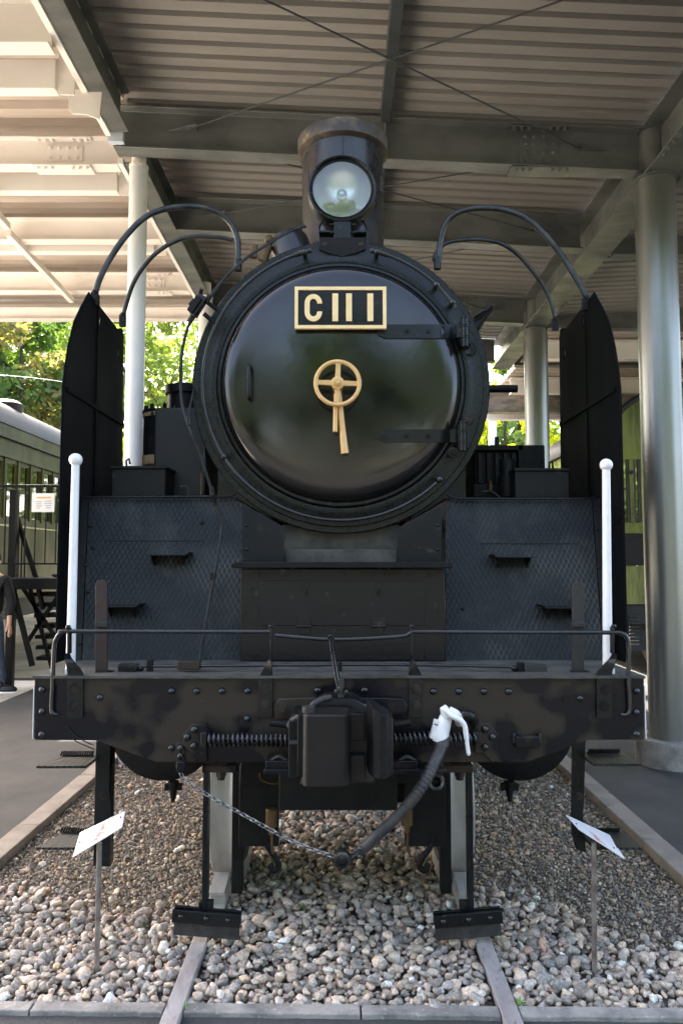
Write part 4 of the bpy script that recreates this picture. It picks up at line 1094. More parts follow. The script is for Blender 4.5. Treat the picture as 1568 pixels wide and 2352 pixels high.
# stays from smokebox to deflectors
def stay(pts, r):
    rail_tube(pts, r, name='deflector_stay', m='stay', seg=12, nn=7)
stay([(545, 612, 3.95), (547, 570, 3.95), (543, 540, 3.95), (525, 508, 3.94), (490, 484, 3.92), (440, 474, 3.9), (380, 480, 3.88), (330, 502, 3.86), (285, 548, 3.84), (250, 600, 3.83), (230, 640, 3.82), (221, 668, 3.82)], [.0155][0])
stay([(536, 552, 4.2), (500, 545, 4.2), (440, 544, 4.2), (395, 558, 4.22), (355, 585, 4.24), (325, 620, 4.26), (305, 655, 4.28), (293, 690, 4.29), (284, 722, 4.30)], .0125)
stay([(1006, 610, 3.95), (1010, 560, 3.95), (1020, 520, 3.94), (1045, 492, 3.92), (1090, 479, 3.9), (1150, 481, 3.88), (1205, 500, 3.86), (1250, 538, 3.84), (1290, 590, 3.83), (1322, 640, 3.82), (1343, 680, 3.82)], .0155)
stay([(995, 600, 4.2), (1005, 575, 4.2), (1030, 557, 4.2), (1090, 550, 4.2), (1145, 558, 4.22), (1185, 582, 4.24), (1220, 620, 4.26), (1248, 660, 4.28), (1265, 700, 4.29), (1273, 730, 4.30)], .0125)
for px, py, Y in ((219, 672, 3.82), (283, 724, 4.3), (1344, 684, 3.82), (1274, 733, 4.3)):
    mb = MB(); c = P(px, py, Y); mb.sphere(c, .018, 10, 8); mb.bb(c + Vector((-.02, -.012, -.07)), c + Vector((.016, .012, -.0))); mb.build('stay_lug', 'matte', loco, bevel=.002)
for px, py in ((547, 622), (1004, 618)):
    mb = MB(); mb.cyl(P(px, py, 3.95), P(px, py - 26, 3.95), .020, 12); mb.build('stay_foot', 'black', loco)

# --- fittings on the running boards
bxl = pbox('tool_box', 257, 380, 1077, 1144, 3.74, 3.94, 'plate', bevel=.003)
pbox('tool_box_lid', 253, 383, 1070, 1076, 3.73, 3.95, 'plate', bevel=.002)
mb = MB(); mb.tube([P(291, 1070, 3.8), P(290, 1058, 3.8), P(297, 1054, 3.8), P(299, 1066, 3.8)], .006, 8); mb.build('lid_handle', 'black', loco)
pbox('tool_box', 1183, 1305, 1082, 1145, 3.74, 3.94, 'plate', bevel=.003)
pbox('tool_box_lid', 1180, 1307, 1075, 1081, 3.73, 3.95, 'plate', bevel=.002)
mb = MB(); mb.tube([P(1260, 1075, 3.8), P(1261, 1062, 3.8), P(1267, 1060, 3.8), P(1269, 1075, 3.8)], .006, 8); mb.build('lid_handle', 'black', loco)
# feed pump, left: jacketed cylinder with peeling cream bands
Yp = 4.15; pc = P(375, 1010, Yp); pr = 46 * Yp / F; zpt, zpb = P(0, 953, Yp).z, P(0, 1072, Yp).z
pump = MB(); pump.lathe([(pr * .97, 0), (pr * .97, zpt - zpb)], (pc.x, Yp, zpb), (0, 0, 1), 40); pump = pump.build('feed_pump', 'matte', loco)
for a, b in ((1050, 1071), (953, 962)):
    mb = MB(); mb.lathe([(pr * .98, 0), (pr * 1.0, .003), (pr * 1.0, P(0, a, Yp).z - P(0, b, Yp).z), (pr * .98, P(0, a, Yp).z - P(0, b, Yp).z)], (pc.x, Yp, P(0, b, Yp).z), (0, 0, 1), 40); mb.build('pump_band', 'cream_band', pump)
mb = MB(); mb.lathe([(pr * 1.03, 0), (pr * 1.03, .015), (pr * .8, .02)], (pc.x, Yp, zpt), (0, 0, 1), 40)
for a in range(8): mb.cyl((pc.x + math.cos(a * PI / 4 + .3) * pr * .85, Yp + math.sin(a * PI / 4 + .3) * pr * .85, zpt), (pc.x + math.cos(a * PI / 4 + .3) * pr * .85, Yp + math.sin(a * PI / 4 + .3) * pr * .85, zpt + .045), .012, 8)
mb.build('pump_cover', 'matte', pump)
pc2 = P(425, 1010, Yp + .05)
mb = MB(); mb.lathe([(.10, 0), (.10, P(0, 905, Yp).z - zpb), (.115, P(0, 903, Yp).z - zpb), (.115, P(0, 885, Yp).z - zpb), (.08, P(0, 881, Yp).z - zpb)], (pc2.x, Yp + .05, zpb), (0, 0, 1), 32); mb.build('pump_head', 'matte', pump)
mb = MB(); mb.bb((pc.x, 3.95, zt), (P(490, 0, 4.0).x, 4.35, P(0, 940, 4.0).z)); mb.build('pump_frame', 'dark', pump, bevel=.01)
mb = MB(); mb.tube(bez([P(414, 1118, 3.75), P(428, 1117, 3.75), P(433, 1128, 3.75), P(432, 1140, 3.75)], 5), .005, 8); mb.build('small_cock', 'bar', loco)
mb = MB(); mb.cyl(P(462, 1140, 3.68), P(463, 1085, 3.68), .004, 8); mb.build('copper_pipe', 'oldbrass', loco)
mb = MB(); mb.lathe([(.018, 0), (.018, .07), (.010, .09), (.010, .16), (.016, .17), (.016, .19)], P(470, 1085, 3.66), (0, 0, 1), 14); mb.build('lubricator', 'black', loco)
# air compressor, right: finned block with rails
cmpz = P(0, 1144, 4.1).z
mb = MB(); a = P(1088, 1036, 4.1); b = P(1198, 1140, 4.1); mb.bb((a.x, 4.1, cmpz), (b.x, 4.4, a.z)); cmp_ = mb.build('compressor', 'matte', loco, bevel=.008)
pbox('compressor_flange', 1086, 1200, 1022, 1034, 4.06, 4.42, 'matte', parent=cmp_, bevel=.003)
for px in (1098, 1118, 1137, 1157, 1176):
    pbox('compressor_rib', px, px + 8, 1040, 1110, 4.075, 4.098, 'plate', parent=cmp_, bevel=.002)
pbox('compressor_head', 1190, 1250, 1022, 1100, 4.06, 4.34, 'matte', parent=cmp_, bevel=.004)
mb = MB(); mb.cyl(P(1140, 1026, 4.15), P(1140, 1004, 4.15), .012, 10); mb.build('oil_cup', 'black', cmp_)
pbox('compressor_base', 1088, 1175, 1112, 1143, 3.98, 4.08, 'matte', parent=cmp_)
mb = MB(); mb.lathe([(.016, 0), (.016, .02), (.008, .03), (.008, .045), (.0001, .055)], P(1126, 1126, 3.95), (0, 0, 1), 12); mb.build('brass_cock', 'oldbrass', cmp_)
mb = MB(); mb.tube(bez([P(1108, 1130, 3.85), P(1125, 1128, 3.85), P(1142, 1138, 3.83), P(1150, 1145, 3.82)], 5), .005, 8); mb.build('oil_pipe', 'bar', cmp_)
mb = MB(); mb.lathe([(.05, 0), (.05, .10), (.04, .12), (.04, .20)], P(1165, 1142, 3.9), (0, 0, 1), 20); mb.build('compressor_drum', 'matte', cmp_)

# --- coupler
# pivot mounting plate behind, with big washers
mb = MB(); mb.prism(poly([(633, 1616), (638, 1605), (690, 1603), (880, 1603), (925, 1605), (935, 1620), (935, 1652), (633, 1652)], YB - .03), (0, .029, 0)); draft = mb.build('coupler_plate', 'beam', loco, bevel=.004)
bw = MB(); bw.lathe([(.0001, .020), (.011, .020), (.012, .012)], (0, 0, 0), (0, -1, 0), 16, capends=False); bw.lathe([(.012, .013), (.021, .013), (.022, .004)], (0, 0, 0), (0, -1, 0), 6); bw.lathe([(.022, .004), (.032, .004), (.033, 0)], (0, 0, 0), (0, -1, 0), 28); bw = bw.mesh('draw_bolt', M['beam'], None, 30)
for px, py in ((649, 1628), (915, 1628)): inst('draw_bolt', bw, P(px, py, YB - .03), draft)
# shank block
pbox('coupler_shank', 668, 898, 1640, 1752, 2.80, YB - .03, 'matte', bevel=.008)
head = MB()
# head body (in plan a chunky block, chamfered towards the knuckle)
a = P(672, 1640, 2.78)
def hp(pts, Y, d): return [P(x, y, Y) for x, y in pts]
head.prism([P(694, 1648, 2.72), P(712, 1624, 2.74), P(740, 1606, 2.76), P(760, 1600, 2.78), P(812, 1602, 2.78), P(836, 1618, 2.76), P(862, 1618, 2.72), P(884, 1648, 2.70), P(884, 1760, 2.70), P(860, 1800, 2.72), P(694, 1800, 2.72)], (0, .12, 0))
head = head.build('coupler_head', 'beam', loco, bevel=.008)
# knuckle: tall rounded block
kx0, kx1 = P(700, 0, 2.55).x, P(803, 0, 2.55).x; kz0, kz1 = P(0, 1810, 2.55).z, P(0, 1642, 2.55).z
pts = []
w = kx1 - kx0; yk = 2.55
for a in np.linspace(PI, 1.5 * PI, 7): pts.append((kx0 + .025 + .025 * math.cos(a), yk + .03 + .03 * math.sin(a)))
for a in np.linspace(1.5 * PI, 2 * PI, 9): pts.append((kx1 - .045 + .045 * math.cos(a), yk + .055 + .055 * math.sin(a)))
pts += [(kx1, yk + .14), (kx0, yk + .17)]
mb = MB(); mb.prism([(x, y, kz0) for x, y in pts], (0, 0, kz1 - kz0)); kn = mb.build('knuckle', 'box', head, bevel=.006)
mb = MB(); mb.bb((kx0 - .02, 2.60, kz0 + .02), (kx0 + .004, 2.72, kz1 - .012)); mb.build('knuckle_pin_housing', 'matte', head, bevel=.004)
mb = MB(); mb.cyl((kx0 + .018, 2.60, kz1), (kx0 + .018, 2.60, kz1 + .02), .022, 18); mb.build('knuckle_pin', 'bar', head)
# inner wall and guard arm
pbox('coupler_throat', 804, 838, 1640, 1702, 2.70, 2.715, 'box', parent=head); pbox('coupler_throat', 804, 838, 1736, 1797, 2.66, 2.715, 'box', parent=head)
arm = []
for (px, Yv) in ((838, 2.70), (842, 2.62), (852, 2.56), (868, 2.545), (880, 2.555), (886, 2.58), (890, 2.66), (893, 2.74)): arm.append((P(px, 0, Yv).x, Yv))
g_ = MB(); az0, az1 = P(0, 1788, 2.56).z, P(0, 1640, 2.56).z
n3 = len(arm)
vs = [(x, y, az0) for x, y in arm] + [(x, y, az1 + (.035 if i < 2 else .02 if i < 3 else 0) - (.03 if i > 5 else 0)) for i, (x, y) in enumerate(arm)]
fs = [tuple(range(n3))[::-1], tuple(range(n3, 2 * n3))] + [(i, (i + 1) % n3, n3 + (i + 1) % n3, n3 + i) for i in range(n3)]
g_.add(vs, fs); g_.build('guard_arm', 'matte', head, bevel=.003)
mb = MB(); mb.tube(bez([P(664, 1668, 2.74), P(672, 1655, 2.72), P(690, 1645, 2.70), P(712, 1632, 2.69), P(720, 1618, 2.69), P(742, 1606, 2.70), P(760, 1602, 2.71)], 4), [.012] * 25, 8); mb.build('head_rim', 'bar', head, ang=60)
pbox('coupler_ear', 662, 692, 1656, 1788, 2.70, 2.80, 'matte', parent=head, bevel=.004)
pbox('coupler_ear', 886, 902, 1650, 1782, 2.66, 2.80, 'beam', parent=head, bevel=.004)
pbox('ear_rib', 664, 700, 1706, 1710, 2.66, 2.70, 'bar', parent=head, bevel=.001)
mb = MB(); mb.tube(bez([P(694, 1768, 2.68), P(697, 1782, 2.68), P(692, 1800, 2.68)], 4), .004, 6); mb.build('cotter_pin', 'bar', head)
mb = MB(); c0 = P(655, 1663, 2.88); mb.cyl(P(620, 1661, 2.88), P(664, 1665, 2.88), .013, 12); mb.build('spring_pin', 'matte', loco); mb = MB(); mb.cyl(P(905, 1666, 2.88), P(942, 1660, 2.88), .013, 12); mb.build('spring_pin', 'matte', loco)
# carrier irons under the head
for x0, x1 in ((606, 694), (900, 978)):
    pbox('carrier_iron', x0, x1, 1768, 1778, 2.86, 3.0, 'beam', bevel=.002)
    pbox('carrier_block', x0 + 4, x1 - 20, 1748, 1767, 2.88, 2.99, 'beam', bevel=.003)
    mb = MB(); mb.tube(bez([P(x0 + 16, 1748, 2.9), P(x0 + 34, 1738, 2.9), P(x0 + 54, 1748, 2.9)], 5), .007, 8); mb.build('carrier_staple', 'bar', loco)
# lifting rod with chain loop
mb = MB(); mb.tube([P(764, 1467, 2.97), P(767, 1500, 2.90), P(778, 1560, 2.80), P(781, 1580, 2.78)], .0055, 8); mb.tube([P(757, 1470, 2.97), P(761, 1500, 2.92), P(771, 1560, 2.81), P(776, 1582, 2.79)], .0052, 8)
mb.tube(bez([P(757, 1472, 2.975), P(755, 1463, 2.97), P(760, 1460, 2.965), P(765, 1465, 2.97)], 4), .0055, 8); mb.build('lifting_link', 'black', loco, ang=60)
mb = MB(); mb.box(P(783, 1570, 2.79), (.022, .02, .035)); mb.cyl(P(781, 1578, 2.78), P(783, 1602, 2.78), .010, 10); mb.sphere(P(772, 1588, 2.77), .009, 8, 6); mb.sphere(P(795, 1589, 2.77), .008, 8, 6); mb.build('lift_shackle', 'bar', loco, bevel=.002)
# springs
def spring(x0, x1, y, Y, turns, r):
    a = P(x0, y, Y); b = P(x1, y, Y); n2 = turns * 14; pts = []
    for i in range(n2 + 1):
        t_ = i / n2; an = t_ * turns * 2 * PI
        pts.append(Vector((a.x + (b.x - a.x) * t_, Y + r * math.cos(an), a.z + r * math.sin(an))))
    mb = MB(); mb.tube(pts, .0052, 7); o = mb.build('centering_spring', 'spring', loco, ang=60)
    q = MB(); q.cyl(a - Vector((.02, 0, 0)), b + Vector((.01, 0, 0)), .010, 12); q.build('spring_rod', 'black', o)
spring(478, 663, 1699, 2.93, 17, .0235); spring(902, 1095, 1697, 2.93, 17, .0235)
for pts, rvs, hx in (([(420, 1687), (442, 1663), (476, 1662), (476, 1750), (458, 1750), (420, 1712)], ((447, 1676), (430, 1693), (446, 1713)), 470), ([(1090, 1662), (1124, 1662), (1143, 1687), (1142, 1750), (1128, 1750), (1110, 1730), (1090, 1730)], ((1113, 1675), (1130, 1693), (1113, 1716)), 1094)):
    mb = MB(); mb.prism(poly(pts, YB - .016), (0, .0158, 0)); o = mb.build('spring_bracket', 'beam', loco, bevel=.003)
    for px, py in rvs: inst('rivet', rv, P(px, py, YB - .016), o, sc=(1.1, 1.1, 1.1))
    q = MB(); c = P(hx, 1698, 2.93); q.bb(c + Vector((-.012, -.02, -.03)), c + Vector((.012, .055, .03))); q.build('spring_lug', 'black', o, bevel=.004)
mb = MB(); mb.prism(poly([(404, 1706), (424, 1706), (424, 1750), (404, 1750)], YB - .012), (0, .0118, 0)); o = mb.build('chain_plate', 'beam', loco, bevel=.003)
for py in (1718, 1736): inst('rivet', rv, P(415, py, YB - .012), o)
# small cover box on the right of the beam
pbox('cover_box', 1184, 1240, 1692, 1719, YB - .035, YB, 'beam', bevel=.004)
pbox('cover_clip', 1178, 1183, 1686, 1706, YB - .02, YB, 'bar', bevel=.001); pbox('cover_clip', 1238, 1243, 1686, 1706, YB - .02, YB, 'bar', bevel=.001)
# conduit bump near the angle cock
mb = MB(); mb.tube(bez([P(1052, 1646, 2.96), P(1068, 1642, 2.95), P(1082, 1646, 2.96), P(1088, 1662, 2.98)], 5), .019, 12); mb.build('train_pipe_elbow', 'black', loco, ang=60)
# small electrical cable under the left corner
rail_tube([(155, 1668, YB - .005), (170, 1688, YB - .006), (190, 1700, YB - .004), (215, 1712, YB + .05)], .002, name='corner_cable', m='cord')
rail_tube([(170, 1690, YB - .005), (174, 1702, YB), (218, 1722, YB + .05)], .002, name='corner_cable', m='cord')

# --- brake hose with white cock
hose = MB()
hp_ = [(1016, 1702, 2.88), (1010, 1722, 2.84), (996, 1752, 2.78), (978, 1790, 2.74), (950, 1832, 2.72), (912, 1875, 2.71), (870, 1915, 2.70), (842, 1942, 2.70), (826, 1956, 2.70)]
pts = bez([P(*q) for q in hp_], 16); rr = []
for i in range(len(pts)):
    t_ = i / (len(pts) - 1)
    rr.append(.0225 - .004 * t_ + .0016 * math.sin(i * 1.9) * (1 if t_ < .5 else .35))
hose.tube(pts, rr, 16); hose = hose.build('brake_hose', 'rubber', loco, ang=60)
mb = MB(); mb.tube([P(1018, 1694, 2.88), P(1012, 1716, 2.86)], [.026, .028], 18); mb.build('hose_clamp', 'rubber', hose)
mb = MB(); c = P(1020, 1690, 2.885)
mb.tube(bez([P(1009, 1705, 2.875), P(1014, 1680, 2.88), P(1021, 1655, 2.885), P(1026, 1640, 2.89)], 4), [.030, .031, .031, .030, .029, .029, .028, .027, .026, .025, .024, .022, .020], 18)
mb.tube([P(1026, 1648, 2.88), P(1022, 1630, 2.88), P(1028, 1624, 2.88)], [.022, .022, .014], 14)
mb.tube(bez([P(1030, 1632, 2.87), P(1046, 1640, 2.87), P(1052, 1650, 2.90), P(1054, 1660, 2.95)], 4), .017, 12)
mb.box(P(997, 1678, 2.88), (.022, .03, .06), (0, math.radians(16), 0)); mb.box(P(1004, 1660, 2.88), (.03, .03, .02), (0, math.radians(16), 0))
mb.build('angle_cock', 'white', hose, bevel=.002, ang=50)
mb = MB(); mb.tube(bez([P(1024, 1632, 2.86), P(1036, 1644, 2.85), P(1056, 1654, 2.85), P(1066, 1666, 2.85), P(1070, 1690, 2.85), P(1073, 1715, 2.85), P(1076, 1735, 2.85)], 5), [.011] * 12 + [.010] * 10 + [.008] * 8 + [.005], 10); mb.build('cock_lever', 'white', hose, ang=60)
mb = MB(); mb.cyl(P(832, 1950, 2.70), P(812, 1966, 2.70), .017, 14); mb.cyl(P(812, 1966, 2.70), P(800, 1974, 2.70), .013, 14); c = P(785, 1973, 2.68)
mb.lathe([(.020, .014), (.029, .012), (.031, .004), (.031, -.015), (.018, -.018)], c, (0, -1, 0), 28, capends=False); mb.lathe([(.0001, .006), (.018, .004), (.020, .014)], c, (0, -1, 0), 28, capends=False); mb.lathe([(.030, -.015), (.0001, -.018)], c, (0, -1, 0), 28, capends=False)
mb.build('hose_coupling', 'spring', hose, ang=40)
for px, py in ((818, 1954), (824, 1967), (808, 1959), (828, 1949)):
    q = MB(); q.sphere(P(px, py, 2.675), .008, 8, 6); q.build('clamp_bolt', 'spring', hose)
# second pipe end right, dark ring
mb = MB(); c = P(1000, 1794, 2.95); mb.lathe([(.018, -.03), (.020, .02), (.030, .022), (.033, .016), (.034, -.02), (.034, -.08)], c, (0, -1, .12), 32, capends=False); mb.build('pipe_socket', 'spring', loco)
mb = MB(); mb.tube([P(1000, 1790, 3.0), P(1004, 1760, 3.02), P(1006, 1740, 3.03)], .026, 16); mb.build('pipe_socket_neck', 'matte', loco); pbox('pipe_clip', 975, 1025, 1766, 1774, 2.96, 3.0, 'beam')
# chain from the beam to the hose coupling
ca = P(413, 1752, 2.965); cb_ = P(770, 1967, 2.70)
pbox('chain_shackle', 404, 424, 1750, 1776, 2.955, 2.985, 'beam', bevel=.004)
ca = P(415, 1776, 2.96)
lk_ = MB(); L2, W2 = .0128, .0062
pts = [Vector((L2 * .55 + W2 * math.cos(a) if math.cos(a) > 0 else -L2 * .55 + W2 * math.cos(a), W2 * math.sin(a), 0)) for a in np.linspace(-PI / 2 + .01, 1.5 * PI - .01, 16)]
lk_.tube(pts, .0027, 6, closed=True); lk_ = lk_.mesh('chain_link', M['chain'], None, 60)
chain_pts = bez([P(415, 1776, 2.96), P(428, 1793, 2.95), P(480, 1828, 2.915), P(560, 1872, 2.86), P(640, 1916, 2.80), P(710, 1948, 2.75), P(770, 1968, 2.70)], 40)
acc = 0; last = chain_pts[0]; step = .0215; k = 0
chain = MB(); chain.tube(pts[:], .0027, 6, closed=True)
chain_root = bpy.data.objects.new('safety_chain', None); place(chain_root, chain_pts[0], loco)
pos_ = []; target = 0
cum = [0]
for a, b in zip(chain_pts[:-1], chain_pts[1:]): cum.append(cum[-1] + (b - a).length)
d_ = step / 2
while d_ < cum[-1]:
    i = max(0, int(np.searchsorted(cum, d_)) - 1); t_ = (d_ - cum[i]) / max(1e-9, cum[i + 1] - cum[i])
    p = chain_pts[i].lerp(chain_pts[i + 1], t_); dr = (chain_pts[min(i + 1, len(chain_pts) - 1)] - chain_pts[i]).normalized()
    q = dr.to_track_quat('X', 'Z')
    o = bpy.data.objects.new('chain_link', lk_); place(o, p, chain_root)
    o.rotation_mode = 'QUATERNION'; o.rotation_quaternion = q @ Euler((PI / 2 * (k % 2) + random.uniform(.15, .5), 0, 0)).to_quaternion()
    k += 1; d_ += step
# --- frame, truck and wheels beneath
pbox('truck_frame', 640, 912, 1756, 1862, 3.06, 3.6, 'matte', bevel=.006)
pbox('frame_stretcher', 552, 1030, 1752, 1800, 3.30, 3.5, 'matte', bevel=.004)
pbox('frame_plate', 548, 640, 1756, 1945, 3.36, 3.40, 'matte', bevel=.004); pbox('frame_plate', 930, 1022, 1756, 1945, 3.36, 3.40, 'matte', bevel=.004)
for px in (623, 934):
    q = MB(); q.lathe([(.0001, 0), (.012, 0), (.012, .03), (.026, .033), (.026, .105), (.022, .11)], P(px, 1916 if px < 700 else 1912, 3.32), (0, 0, 1), 20); q.build('sand_pipe_cup', 'oldbrass', loco)
    mb = MB(); s = -1 if px < 700 else 1
    mb.tube([P(px + 2, 1915, 3.32), P(px + 1, 1940, 3.33), P(px + 4, 1960, 3.33)], .006, 8); mb.build('cup_stem', 'oldbrass', loco)
for px, s in ((618, 1), (985, -1)):
    mb = MB(); mb.tube(bez([P(px - s * 12, 1925, 3.36), P(px, 1950, 3.36), P(px + s * 16, 1972, 3.36), P(px + s * 22, 1990, 3.36), P(px + s * 10, 2000, 3.36), P(px + s * 2, 1985, 3.36)], 6), .013, 10); mb.build('brake_hanger_hook', 'matte', loco, ang=60)
rail_tube([(596, 1775, 3.3), (600, 1790, 3.3), (625, 1800, 3.3), (650, 1795, 3.3), (660, 1775, 3.3)], .005, name='oil_feed_pipe', m='oldbrass')
def wheelset(y, r, spoke):
    ax = MB(); ax.cyl((-.50, y, r), (.50, y, r), .07, 20); ax.build('axle', 'matte', loco)
    for s in (-1, 1):
        # tyre outer face at .645, flange inside at .525
        prof = [(r - .075, .492), (r + .026, .492), (r + .028, .503), (r + .008, .520), (r + .001, .534), (r, .618), (r - .006, .626), (r - .075, .626)]
        mb = MB(); mb.lathe(prof + [prof[0]], (0, y, r + .012), (s, 0, 0), 96, capends=False); w = mb.build('wheel_tyre', 'tread', loco, ang=30)
        mb = MB(); mb.lathe([(r - .07, .53), (r - .07, .59), (.10, .60), (.09, .622), (.0001, .622)], (0, y, r + .012), (s, 0, 0), 48, capends=False); mb.build('wheel_disc', 'matte', w)
        mb = MB(); mb.lathe([(.0001, .51), (r - .07, .51)], (0, y, r + .012), (s, 0, 0), 48, capends=False); mb.build('wheel_back', 'matte', w)
wheelset(3.98, .43, 0)
for y in (5.9, 7.8, 9.7): wheelset(y, .76, 1)
# dark inner side boxes (brake gear) beside the tyres
for s in (-1, 1):
    mb = MB(); mb.bb((s * .455, 3.50, .10), (s * .505, 3.56, .74)); mb.build('brake_beam', 'matte', loco, bevel=.004)
    # hanger rail guard: bar, clamp plate and rubber skirt
    px = 474 if s < 0 else 1075
    xg = P(px, 2100, 3.21).x
    bx = P(471 if s < 0 else 1080, 1900, 3.21).x
    mb = MB(); mb.bb((bx - .011, 3.21, .10), (bx + .011, 3.27, P(0, 1758, 3.21).z)); g = mb.build('rail_guard', 'black', loco, bevel=.003)
    mb = MB(); mb.bb((xg - .035, 3.215, .09), (xg + .025, 3.25, .19)); mb.build('guard_foot', 'black', g, bevel=.003)
    x0_, x1_ = sorted((bx - s * .012, bx - s * .15))
    mb = MB(); mb.bb((x0_, 3.06, P(0, 1775, 3.06).z), (x1_, 3.26, P(0, 1758, 3.06).z)); mb.build('guard_bracket', 'beam', g, bevel=.002)
    q = P(508 if s < 0 else 1055, 1782, 3.10); mb = MB(); mb.lathe([(.0001, -.02), (.016, -.015), (.018, .0), (.022, .0), (.022, .03)], q, (0, 0, 1), 6); mb.build('guard_bolt', 'beam', g)
    # clamp plate, slightly rotated
    tilt = math.radians(4.5) * (1 if s < 0 else -1)
    cx1 = P(474, 2116, 3.19) if s < 0 else P(1075, 2118, 3.19)
    mb = MB(); mb.box(cx1 + Vector((0, 0, .012)), (.285, .014, .052), (0, tilt, 0)); mb.box(cx1 + Vector((0, .035, .012)), (.285, .014, .052), (0, tilt, 0)); mb.build('guard_clamp', 'black', g, bevel=.003)
    mb = MB(); mb.box(cx1 + Vector((0, .017, -.028)), (.275, .018, .085), (0, tilt, 0)); mb.build('guard_rubber', 'rubber', g, bevel=.003)
    for k in (-.105, .0, .09):
        inst('rivet', rv, cx1 + Vector((k, -.007, .014 - k * math.sin(tilt))), g, sc=(.8, .8, .8))
    # wheel chock on the rail
    sx = s * .572
    mb = MB(); mb.prism([(sx - .036, 3.500, .092), (sx - .036, 3.500, .106), (sx - .036, 3.575, .112), (sx - .036, 3.66, .135), (sx - .036, 3.72, .03), (sx - .036, 3.66, .024), (sx - .036, 3.54, .024), (sx - .036, 3.54, .092)], (.072, 0, 0)); mb.bb((sx - .036, 3.46, .018), (sx + .036, 3.545, .040)); tag(mb.build('wheel_chock', 'tread', None, bevel=.002), 'grey steel wheel chock wedged under the %s leading wheel' % ('left' if s < 0 else 'right'), 'chock')
# cylinders
for s in (-1, 1):
    c = (s * .925, 3.95, .775)
    mb = MB(); mb.lathe([(.0001, .05), (.18, .045), (.25, .03), (.292, .02), (.297, .0), (.297, -.9), (.0001, -.9)], c, (0, -1, 0), 64, capends=False); cyl_ = mb.build('cylinder', 'matte', loco)
    mb = MB(); mb.bb((s * .62, 3.96, .80), (s * 1.20, 4.84, 1.5)); mb.build('steam_chest', 'matte', cyl_, bevel=.01)
    q = Vector((s * .865, 3.90, .45)); mb = MB(); mb.tube([q + Vector((0, 0, .04)), q, q + Vector((0, -.01, -.06))], [.03, .022, .010], 10); mb.bb(q + Vector((-.045, -.012, -.005)), q + Vector((.045, .012, .03))); mb.build('drain_cock', 'matte', cyl_, bevel=.003)
# steps
def steps(x0, x1, yt, ybt, tx0, tx1, tys, Ys, curve):
    mb = MB(); a = P(x0, 1800, Ys).x; b = P(x1, 1800, Ys).x
    if not curve:
        mb.bb((a, Ys, P(0, ybt, Ys).z), (b, Ys + .014, P(0, yt, Ys).z)); mb.bb((b - .012, Ys + .0, P(0, ybt, Ys).z), (b, Ys + .05, P(0, yt, Ys).z))
    else:
        vs = poly([(1314, 1700), (1312, 1880), (1313, 1915), (1322, 1950), (1334, 1957), (1345, 1957), (1343, 1920), (1339, 1880), (1345, 1700)], Ys); mb.prism(vs, (0, .016, 0))
    st = mb.build('step_hanger', 'black', loco, bevel=.003)
    inst('nut', nt, P((x0 + x1) / 2, 1829, Ys), st, sc=(.9, 1, .9))
    for ty, dz in tys:
        q = MB(); xa = P(tx0, ty, Ys - .02).x; xb = P(tx1, ty, Ys - .02).x; z = P(0, ty, Ys - .14).z
        q.prism([(xa, Ys - .14, z), (xb, Ys - .14, z), (xb, Ys + .04, z), (xa + (.05 if tx0 < 700 else 0), Ys + .04, z)], (0, 0, .010)); tr = q.build('step_tread', 'checker', st, bevel=.001)
        q = MB()
        n4 = 14
        for i in range(n4):
            x = xa + .04 + (xb - xa - .06) * i / n4; q.box((x, Ys + .03, z + .018), (.006, .01, .02), (0, .4, 0))
        q.build('tread_teeth', 'matte', tr)
steps(218, 256, 1702, 1990, 110, 220, ((1765, 0), (1952, 0)), 3.24, False)
steps(1313, 1345, 1700, 1957, 1340, 1446, ((1760, 0), (1952, 0)), 3.24, True)

# ================================================================== SIGNS IN THE GRAVEL
def sign(label, base, top, corners, Y, flip):
    g = G(base[0], base[1], -.02); T_ = P(top[0], top[1], g.y)
    t = thing('sign', (g.x, g.y, 0), label, 'sign')
    mb = MB(); mb.cyl(Vector((g.x, g.y, -.03)), T_, .0105, 14); mb.build('post', 'post', t)
    c = [P(px, py, g.y + dy) for px, py, dy in corners]
    nrm = (c[1] - c[0]).cross(c[3] - c[0]).normalized()
    eye = Vector((0, 0, CAM_H)); ray = c[2] - eye
    c[2] = eye + ray * ((c[0] - eye).dot(nrm) / ray.dot(nrm))      # keep the sheet flat
    if nrm.dot(Vector((0, 0, CAM_H)) - c[0]) < 0: nrm = -nrm
    mb = MB(); mb.prism(c, -nrm * .004); b = mb.build('board', 'signwhite', t, bevel=.0008)
    u = c[1] - c[0]; v = c[3] - c[0]
    # faded red characters in a column across the middle
    q = MB(); r_ = random.Random(3)
    for i in range(6):
        for k in range(6):
            a = .40 + r_.uniform(0, .17); bb = .10 + i * .11 + r_.uniform(0, .05); w = r_.uniform(.03, .08); h = r_.uniform(.04, .09)
            if r_.random() < .5: w, h = .018, h * 1.4
            p0 = c[0] + u * a + v * bb + nrm * .0009
            q.add([p0, p0 + u * w, p0 + u * w + v * h, p0 + v * h], [(0, 1, 2, 3)])
    q.build('red_print', 'pinkprint', b)
    for (a, bb) in ((.08, .5), (.92, .5)):
        q = MB(); p0 = c[0] + u * a + v * bb; q.cyl(p0 + nrm * .0045, p0 - nrm * .002, .0035, 8); q.build('screw', 'post', b)
sign('small white board on a post left of the wheels, its edge rising to the right', (222, 2240), (229, 1935),
     [(167, 1969, -.05), (280, 1900, -.05), (288, 1862, .05), (184, 1912, .05)], 0, False)
sign('small white board on a post right of the wheels, its edge falling to the right', (1364, 2240), (1363, 1935),
     [(1330, 1905, -.045), (1434, 1972, -.045), (1400, 1918, .05), (1299, 1871, .05)], 0, True)

